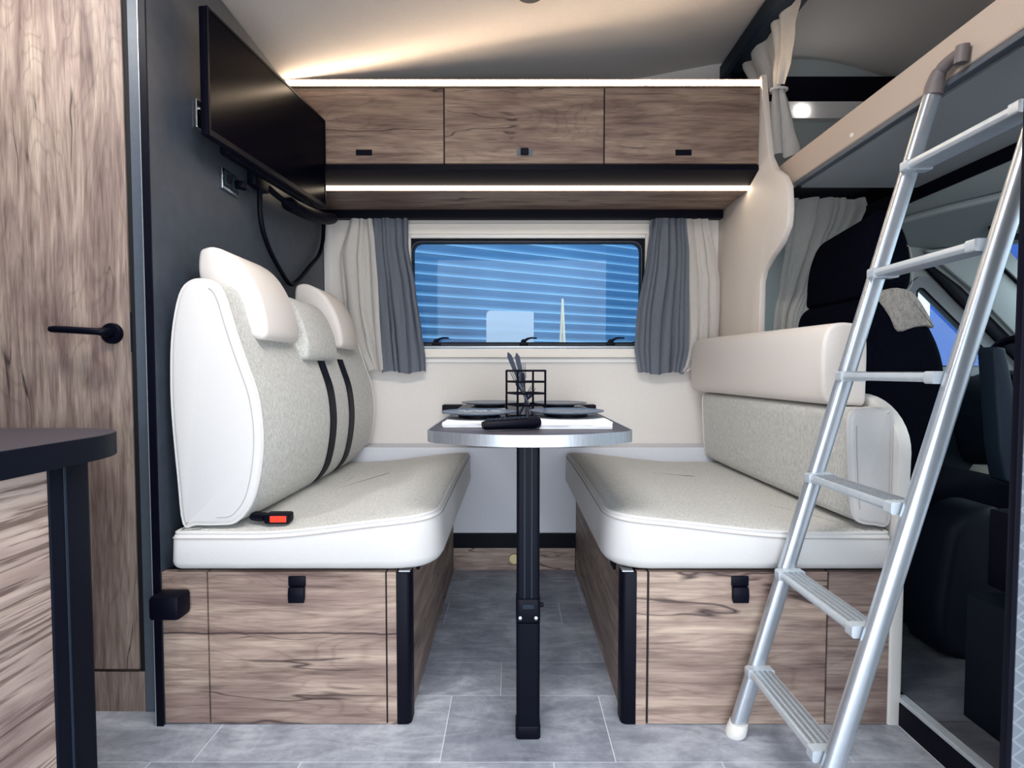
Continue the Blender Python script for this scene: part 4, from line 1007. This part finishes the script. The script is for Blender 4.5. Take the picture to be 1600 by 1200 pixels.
# ------------------------------------------------------------------ kitchen unit (left foreground) and tall cabinet (right edge)
kt = thing('kitchen_unit', (-0.95, 0.9, 0), 'kitchen unit end with black worktop and rough oak side, left foreground', 'cabinet')
wp = [Vector(p) for p in roundpoly([(-1.55, 1.158), (-0.772, 1.158), (-0.772, 0.05), (-1.55, 0.05)], [0, 0.16, 0, 0], 10)]
obj('worktop', fin(prism(B(), inset(wp, 0.001), 'z', 0.7595, 0.7602)), 'worktop', kt)
obj('worktop_core', fin(prism(B(), wp, 'z', 0.715, 0.7594, 0.001, 1)), 'worktop_edge', kt, True)
obj('side_panel', bx(-0.830, -0.8005, 0.06, 0.9295, 0.0, 0.7148), 'wood_counter', kt)
ppst = [Vector(p) for p in roundpoly([(-0.90, 1.024), (-0.797, 1.024), (-0.797, 0.930), (-0.90, 0.930)], [0, 0.012, 0.004, 0], 5)]
obj('corner_post', fin(prism(B(), ppst, 'z', 0.0, 0.7148)), 'worktop_edge', kt, True)
obj('edge_highlight_bead', fin(tube(B(), [(-0.798, 0.962, 0.0), (-0.798, 0.962, 0.7146)], 0.003, 8)), 'darktrim', kt, True)  # lighter bead stands in for the highlight along the rounded post corner
obj('back_panel', bx(-1.55, -0.901, 0.985, 1.005, 0.0, 0.7148), 'worktop_edge', kt)
tc_ = thing('tall_cabinet', (0.95, 0.76, 0), 'pale grey embossed cabinet panel with black edge at the right border', 'cabinet')
obj('front_panel', bx(0.7455, 0.995, 0.789, 0.800, 0.0, 2.15), 'emboss', tc_)
obj('edge_trim', bx(0.7370, 0.7450, 0.789, 0.8005, 0.0, 2.15, r=0.001), 'black', tc_, True)

# ------------------------------------------------------------------ cab
struct('wall_cab_lower', bx(0.975, 2.9, 2.49, 2.53, 0.0, 0.90), 'darktrim')
# side wall of the cab with a slanted window opening
bm = B()
hole = [(1.862, 1.255), (2.045, 1.030), (2.045, 0.930), (1.845, 0.930), (1.832, 1.235)]
outer = [(1.55, 1.50), (2.70, 1.50), (2.70, 0.90), (1.00, 0.90), (1.00, 1.50)]
def wallpiece(pts, y0=2.50, y1=2.53): prism(bm, [Vector(p) for p in pts], 'y', y0, y1)
HX0, HX1 = 1.835, 2.24
wallpiece([(0.975, 0.90), (HX0, 0.90), (HX0, 1.50), (0.975, 1.50)])
wallpiece([(HX0, 1.262), (1.862, 1.262), (HX1, 0.90), (2.75, 0.90), (2.20, 1.50), (HX0, 1.50)])
struct('wall_cab', fin(bm), 'trimgrey')
fo = [Vector(p) for p in roundpoly([(1.785, 0.86), (1.785, 1.262), (1.845, 1.312), (1.90, 1.305), (2.34, 0.86)], [0, 0.03, 0.03, 0.03, 0], 4)]
fi = [Vector(p) for p in roundpoly([(1.838, 0.905), (1.838, 1.245), (1.850, 1.258), (1.866, 1.256), (2.235, 0.905)], [0, 0.008, 0.006, 0.01, 0], 4)]
bm = B(); rr = [[bm.verts.new((p.x, y, p.y)) for p in q] for q, y in ((fo, 2.499), (fo, 2.480), (fi, 2.484), (fi, 2.52))]
n = len(fo)
for k in range(3):
    for i in range(n): bm.faces.new((rr[k][i], rr[k][(i+1) % n], rr[k+1][(i+1) % n], rr[k+1][i]))
cwn = struct('window_2', fin(bm), 'bedunder', smooth=True)
obj('pane', bx(1.836, 2.24, 2.512, 2.514, 0.90, 1.262), 'glass_cab', cwn)
obj('seal', fin(tube(B(), [(p.x, 2.486, p.y) for p in fi], 0.005, 6, closed=True)), 'black', cwn, True)
# A pillar: black rubber band and pale cover
bm = prism(B(), [Vector(p) for p in ((1.77, 1.385), (1.86, 1.378), (2.02, 1.262), (2.42, 0.875), (2.335, 0.875), (1.985, 1.218), (1.87, 1.335))], 'y', 2.462, 2.479, 0.004, 2)
tag(obj('door_seal', fin(bm), 'black', None, True, loc=(2.1, 2.47, 1.1)), 'black rubber seal running diagonally above the cab side window', 'seal')
bm = prism(B(), [Vector(p) for p in ((1.84, 1.42), (2.02, 1.44), (2.13, 1.41), (2.62, 0.93), (2.43, 0.87), (2.05, 1.250), (1.90, 1.372))], 'y', 2.440, 2.461, 0.006, 2)
tag(obj('pillar_cover', fin(bm), 'trimgrey', None, True, loc=(2.2, 2.45, 1.1)), 'pale grey windscreen pillar cover slanting down in the cab', 'trim')
# headliner with rolled edge
bm = B(); hlp = [(1.435, 1.486), (1.50, 1.470), (1.62, 1.462), (1.80, 1.448), (1.95, 1.432), (2.06, 1.418), (2.10, 1.412)]
pts = cat_open(hlp, 4); ribbon(bm, [p for p in pts], 'y', 0.55, 2.498, 0.02, 1)
struct('ceiling_cab', fin(bm), 'headliner', smooth=True)
pth = cat_open([(1.44, 2.46, 1.470), (1.47, 2.20, 1.458), (1.52, 1.95, 1.452), (1.60, 1.72, 1.448), (1.64, 1.4, 1.448), (1.66, 1.0, 1.448)], 5)
obj('rolled_lip', fin(tube(B(), pth, 0.012, 8)), 'trimgrey', bpy.data.objects['ceiling_cab'], True)
gh = thing('grab_handle', (1.95, 2.2, 1.40), 'dark moulded grab handle under the cab roof', 'handle')
obj('grip', fin(tube(B(), cat_open([(1.83, 2.10, 1.438), (1.85, 2.10, 1.405), (1.93, 2.10, 1.395), (2.02, 2.10, 1.393), (2.05, 2.10, 1.41)], 4), 0.012, 8)), 'darktrim', gh, True)
# windscreen
bm = B(); V4 = [bm.verts.new(p) for p in ((2.095, 0.55, 1.43), (2.095, 2.44, 1.43), (2.72, 2.44, 0.86), (2.72, 0.55, 0.86))]; bm.faces.new(V4)
bmesh.ops.solidify(bm, geom=list(bm.faces), thickness=0.004)
ws = struct('window_3', fin(bm), 'glass_cab')
obj('seal', fin(tube(B(), [(2.085, 0.55, 1.425), (2.085, 2.435, 1.425), (2.71, 2.435, 0.855)], 0.010, 6)), 'black', ws, True)
# dashboard, steering wheel
ds = thing('dashboard', (2.3, 1.6, 0.8), 'dark dashboard seen at the far right of the cab', 'dashboard')
obj('shell', fin(prism(B(), cat_closed([(2.02, 0.60), (2.0, 0.72), (2.05, 0.84), (2.2, 0.885), (2.5, 0.88), (2.68, 0.85), (2.68, 0.60), (2.4, 0.45), (2.1, 0.45)], 4), 'y', 0.58, 2.478, 0.02, 3)), 'darktrim', ds, True)
sw = thing('steering_wheel', (1.93, 1.98, 0.84), 'black steering wheel rim and hub at the right edge of the cab', 'steering wheel')
cw_ = Vector((1.90, 1.98, 0.845)); e1 = Vector((0, 1, 0)); e2 = Vector((-0.42, 0, 0.91)).normalized(); e3 = e1.cross(e2)
obj('rim', fin(tube(B(), [cw_+(e1*math.cos(a)+e2*math.sin(a))*0.17 for a in [2*PI*k/40 for k in range(40)]], 0.015, 10, closed=True)), 'black', sw, True)
obj('hub', fin(tube(B(), [cw_-e3*0.03, cw_-e3*0.015, cw_+e3*0.02], [0.05, 0.06, 0.045], 20)), 'darktrim', sw, True)
for a in (0.25, PI-0.25, -PI/2): obj('spoke', fin(tube(B(), [cw_+(e1*math.cos(a)+e2*math.sin(a))*0.04, cw_+(e1*math.cos(a)+e2*math.sin(a))*0.16], 0.013, 8)), 'darktrim', sw, True)
obj('column', fin(tube(B(), [cw_-e3*-0.02, cw_+e3*0.07], 0.035, 12)), 'black', sw, True)
# cab seat
cs = thing('driver_chair', (1.25, 1.9, 0.066), 'black cab seat with grey shoulder panel, behind the ladder', 'seat')
hro = cat_closed([(1.135, 1.120), (1.128, 1.20), (1.132, 1.30), (1.150, 1.39), (1.185, 1.445), (1.225, 1.440), (1.262, 1.39), (1.285, 1.30), (1.290, 1.20), (1.275, 1.145), (1.22, 1.125)], 4)
bm = prism(B(), hro, 'y', 1.742, 2.130, 0.05, 6)
for v in bm.verts:   # arched crown
    u = (v.co.y-1.93)/0.2; v.co.z -= max(0, (v.co.z-1.12)/0.33)*(0.15 if u > 0 else 0.11)*abs(u)**2.4
obj('headrest', fin(bm), 'blackcloth', cs, True, angle=60)
q = [p for p in inset(hro, 0.012)]
obj('headrest_seam', fin(tube(B(), [(p.x+0.0, 1.7475+0.02*(p.y > 1.35), p.y-0.10*max(0, (p.y-1.12)/0.33)) for p in q if p.x > 1.2], 0.0012, 5)), 'stitch', cs, True)
bko = cat_closed([(1.13, 0.50), (1.115, 0.70), (1.105, 0.90), (1.105, 1.04), (1.125, 1.105), (1.18, 1.135), (1.24, 1.125), (1.29, 1.06), (1.34, 0.97), (1.365, 0.88), (1.37, 0.75), (1.36, 0.60), (1.33, 0.50)], 4)
bm = prism(B(), bko, 'y', 1.70, 2.14, 0.035, 5); obj('backrest', fin(bm), 'blackcloth', cs, True, angle=60)
gp = cat_closed([(1.140, 1.108), (1.175, 1.139), (1.235, 1.130), (1.275, 1.086), (1.312, 1.020), (1.290, 1.022), (1.25, 1.018), (1.20, 1.005), (1.175, 1.050)], 3)
bm = prism(B(), gp, 'y', 1.694, 1.92, 0.006, 3); obj('shoulder_panel', fin(bm), 'greycloth', cs, True, angle=60)
obj('seat_pad', fin(prism(B(), cat_closed([(1.16, 0.40), (1.15, 0.50), (1.35, 0.53), (1.52, 0.55), (1.59, 0.52), (1.59, 0.42), (1.52, 0.38)], 4), 'y', 1.68, 2.16, 0.03, 4)), 'blackcloth', cs, True, angle=60)
obj('pedestal', bx(1.20, 1.55, 1.72, 2.12, 0.0665, 0.40, r=0.02), 'black', cs, True)
arm = B()
ap = [Vector(p) for p in roundpoly([(1.395, 0.955), (1.432, 0.950), (1.515, 0.600), (1.49, 0.545), (1.445, 0.560), (1.425, 0.66)], 0.012, 3)]
prism(arm, ap, 'y', 1.58, 1.64, 0.008, 3)
ao = obj('armrest', fin(arm), 'darktrim', cs, True); ao['label'] = 'dark grey armrest folded upright'
obj('pivot_hole', fin(lathe(B(), [(0, -0.002), (0.013, -0.002), (0.013, 0.002), (0, 0.002)], (1.475, 1.579, 0.625), 14, 'y')), 'black', ao)
sp2 = thing('seat_console', (1.5, 1.6, 0.066), 'rounded black seat side console in the dark cab footwell', 'console')
obj('shell', fin(prism(B(), cat_closed([(1.22, 0.08), (1.22, 0.38), (1.27, 0.47), (1.35, 0.50), (1.42, 0.46), (1.50, 0.34), (1.55, 0.24), (1.55, 0.08)], 4), 'y', 1.50, 1.66, 0.03, 4)), 'cabblack', sp2, True)
dp = thing('door_pocket', (1.75, 1.9, 0.4), 'pale storage tray low in the cab beside the black bellows', 'tray')
obj('tray', fin(prism(B(), [Vector(p) for p in ((1.66, 0.44), (1.72, 0.535), (1.95, 0.53), (1.95, 0.42))], 'y', 1.92, 2.02, 0.004, 2)), plain('pale_green_grey_plastic', srgb(190, 200, 190), 0.6), dp)
bl_ = thing('gear_bellows', (1.66, 1.78, 0.066), 'black ribbed bellows beside the pale tray in the cab', 'bellows')
bm = B(); prof = [(0.0, 0.50)]
for k in range(8): prof += [(0.075, 0.50-k*0.018), (0.066, 0.491-k*0.018)]
prof += [(0.07, 0.34), (0.0, 0.34)]
lathe(bm, prof, (1.69, 1.78, 0.0), 24); obj('gaiter', fin(bm), 'black', bl_, True, angle=30)
obj('stand', bx(1.62, 1.76, 1.71, 1.85, 0.0665, 0.3395), 'black', bl_)
st = thing('step_box', (1.15, 1.15, 0.066), 'dark two-tier box standing on the cab floor by the right border', 'box')
obj('lower_box', bx(1.070, 1.32, 1.02, 1.260, 0.0665, 0.362, r=0.004), 'cabblack', st, True)
obj('upper_box', bx(1.150, 1.32, 1.05, 1.300, 0.3625, 0.552, r=0.006), 'black', st, True)
# cab curtain
cc = thing('cab_curtain', (1.25, 2.22, 1.56), 'white gathered curtain hanging behind the cab seat', 'curtain')
obj('drape', curtain([(1.585, 1.14, 1.43), (1.56, 1.125, 1.445), (1.50, 1.13, 1.42), (1.40, 1.12, 1.36), (1.25, 1.10, 1.28), (1.10, 1.075, 1.21), (0.80, 1.05, 1.17), (0.5, 1.05, 1.16)], 2.24, 6, 0.020, 0.3, nz=30, amp_bot=0.022, seed=6.4), 'cur_white', cc, True, angle=80)

# things outside the cab windows
tag(obj('blue_screen', bx(2.75, 5.2, 4.0, 4.05, -0.6, 2.6), 'bluesheet', None, loc=(3.9, 4.0, -0.6)), 'bright blue screen outside the cab side window', 'screen')
tag(obj('white_post', bx(2.62, 2.75, 3.6, 3.65, -0.6, 2.6), 'white_board', None, loc=(2.68, 3.6, -0.6)), 'white post outside the cab side window beside the blue screen', 'post')
bm = B()
for k in range(260):
    c = Vector((8.5+rnd.uniform(-0.5, 1.2), rnd.uniform(3.0, 12.0), rnd.uniform(2.2, 4.2))); s = rnd.uniform(0.15, 0.35)
    v = [bm.verts.new(c+Vector((rnd.uniform(-1, 1), rnd.uniform(-1, 1), rnd.uniform(-1, 1)))*s) for _ in range(4)]
    for t_ in ((0, 1, 2), (0, 2, 3), (0, 3, 1), (1, 3, 2)): bm.faces.new([v[i] for i in t_])
hg = thing('hedge', (8.8, 7.5, -0.6), 'green treetops outside the windscreen', 'hedge')
f_ = obj('foliage', fin(bm), 'leaf', hg); f_['kind'] = 'stuff'
obj('stems', bx(8.7, 8.9, 3.2, 11.8, -0.6, 2.6), 'leaf', hg)
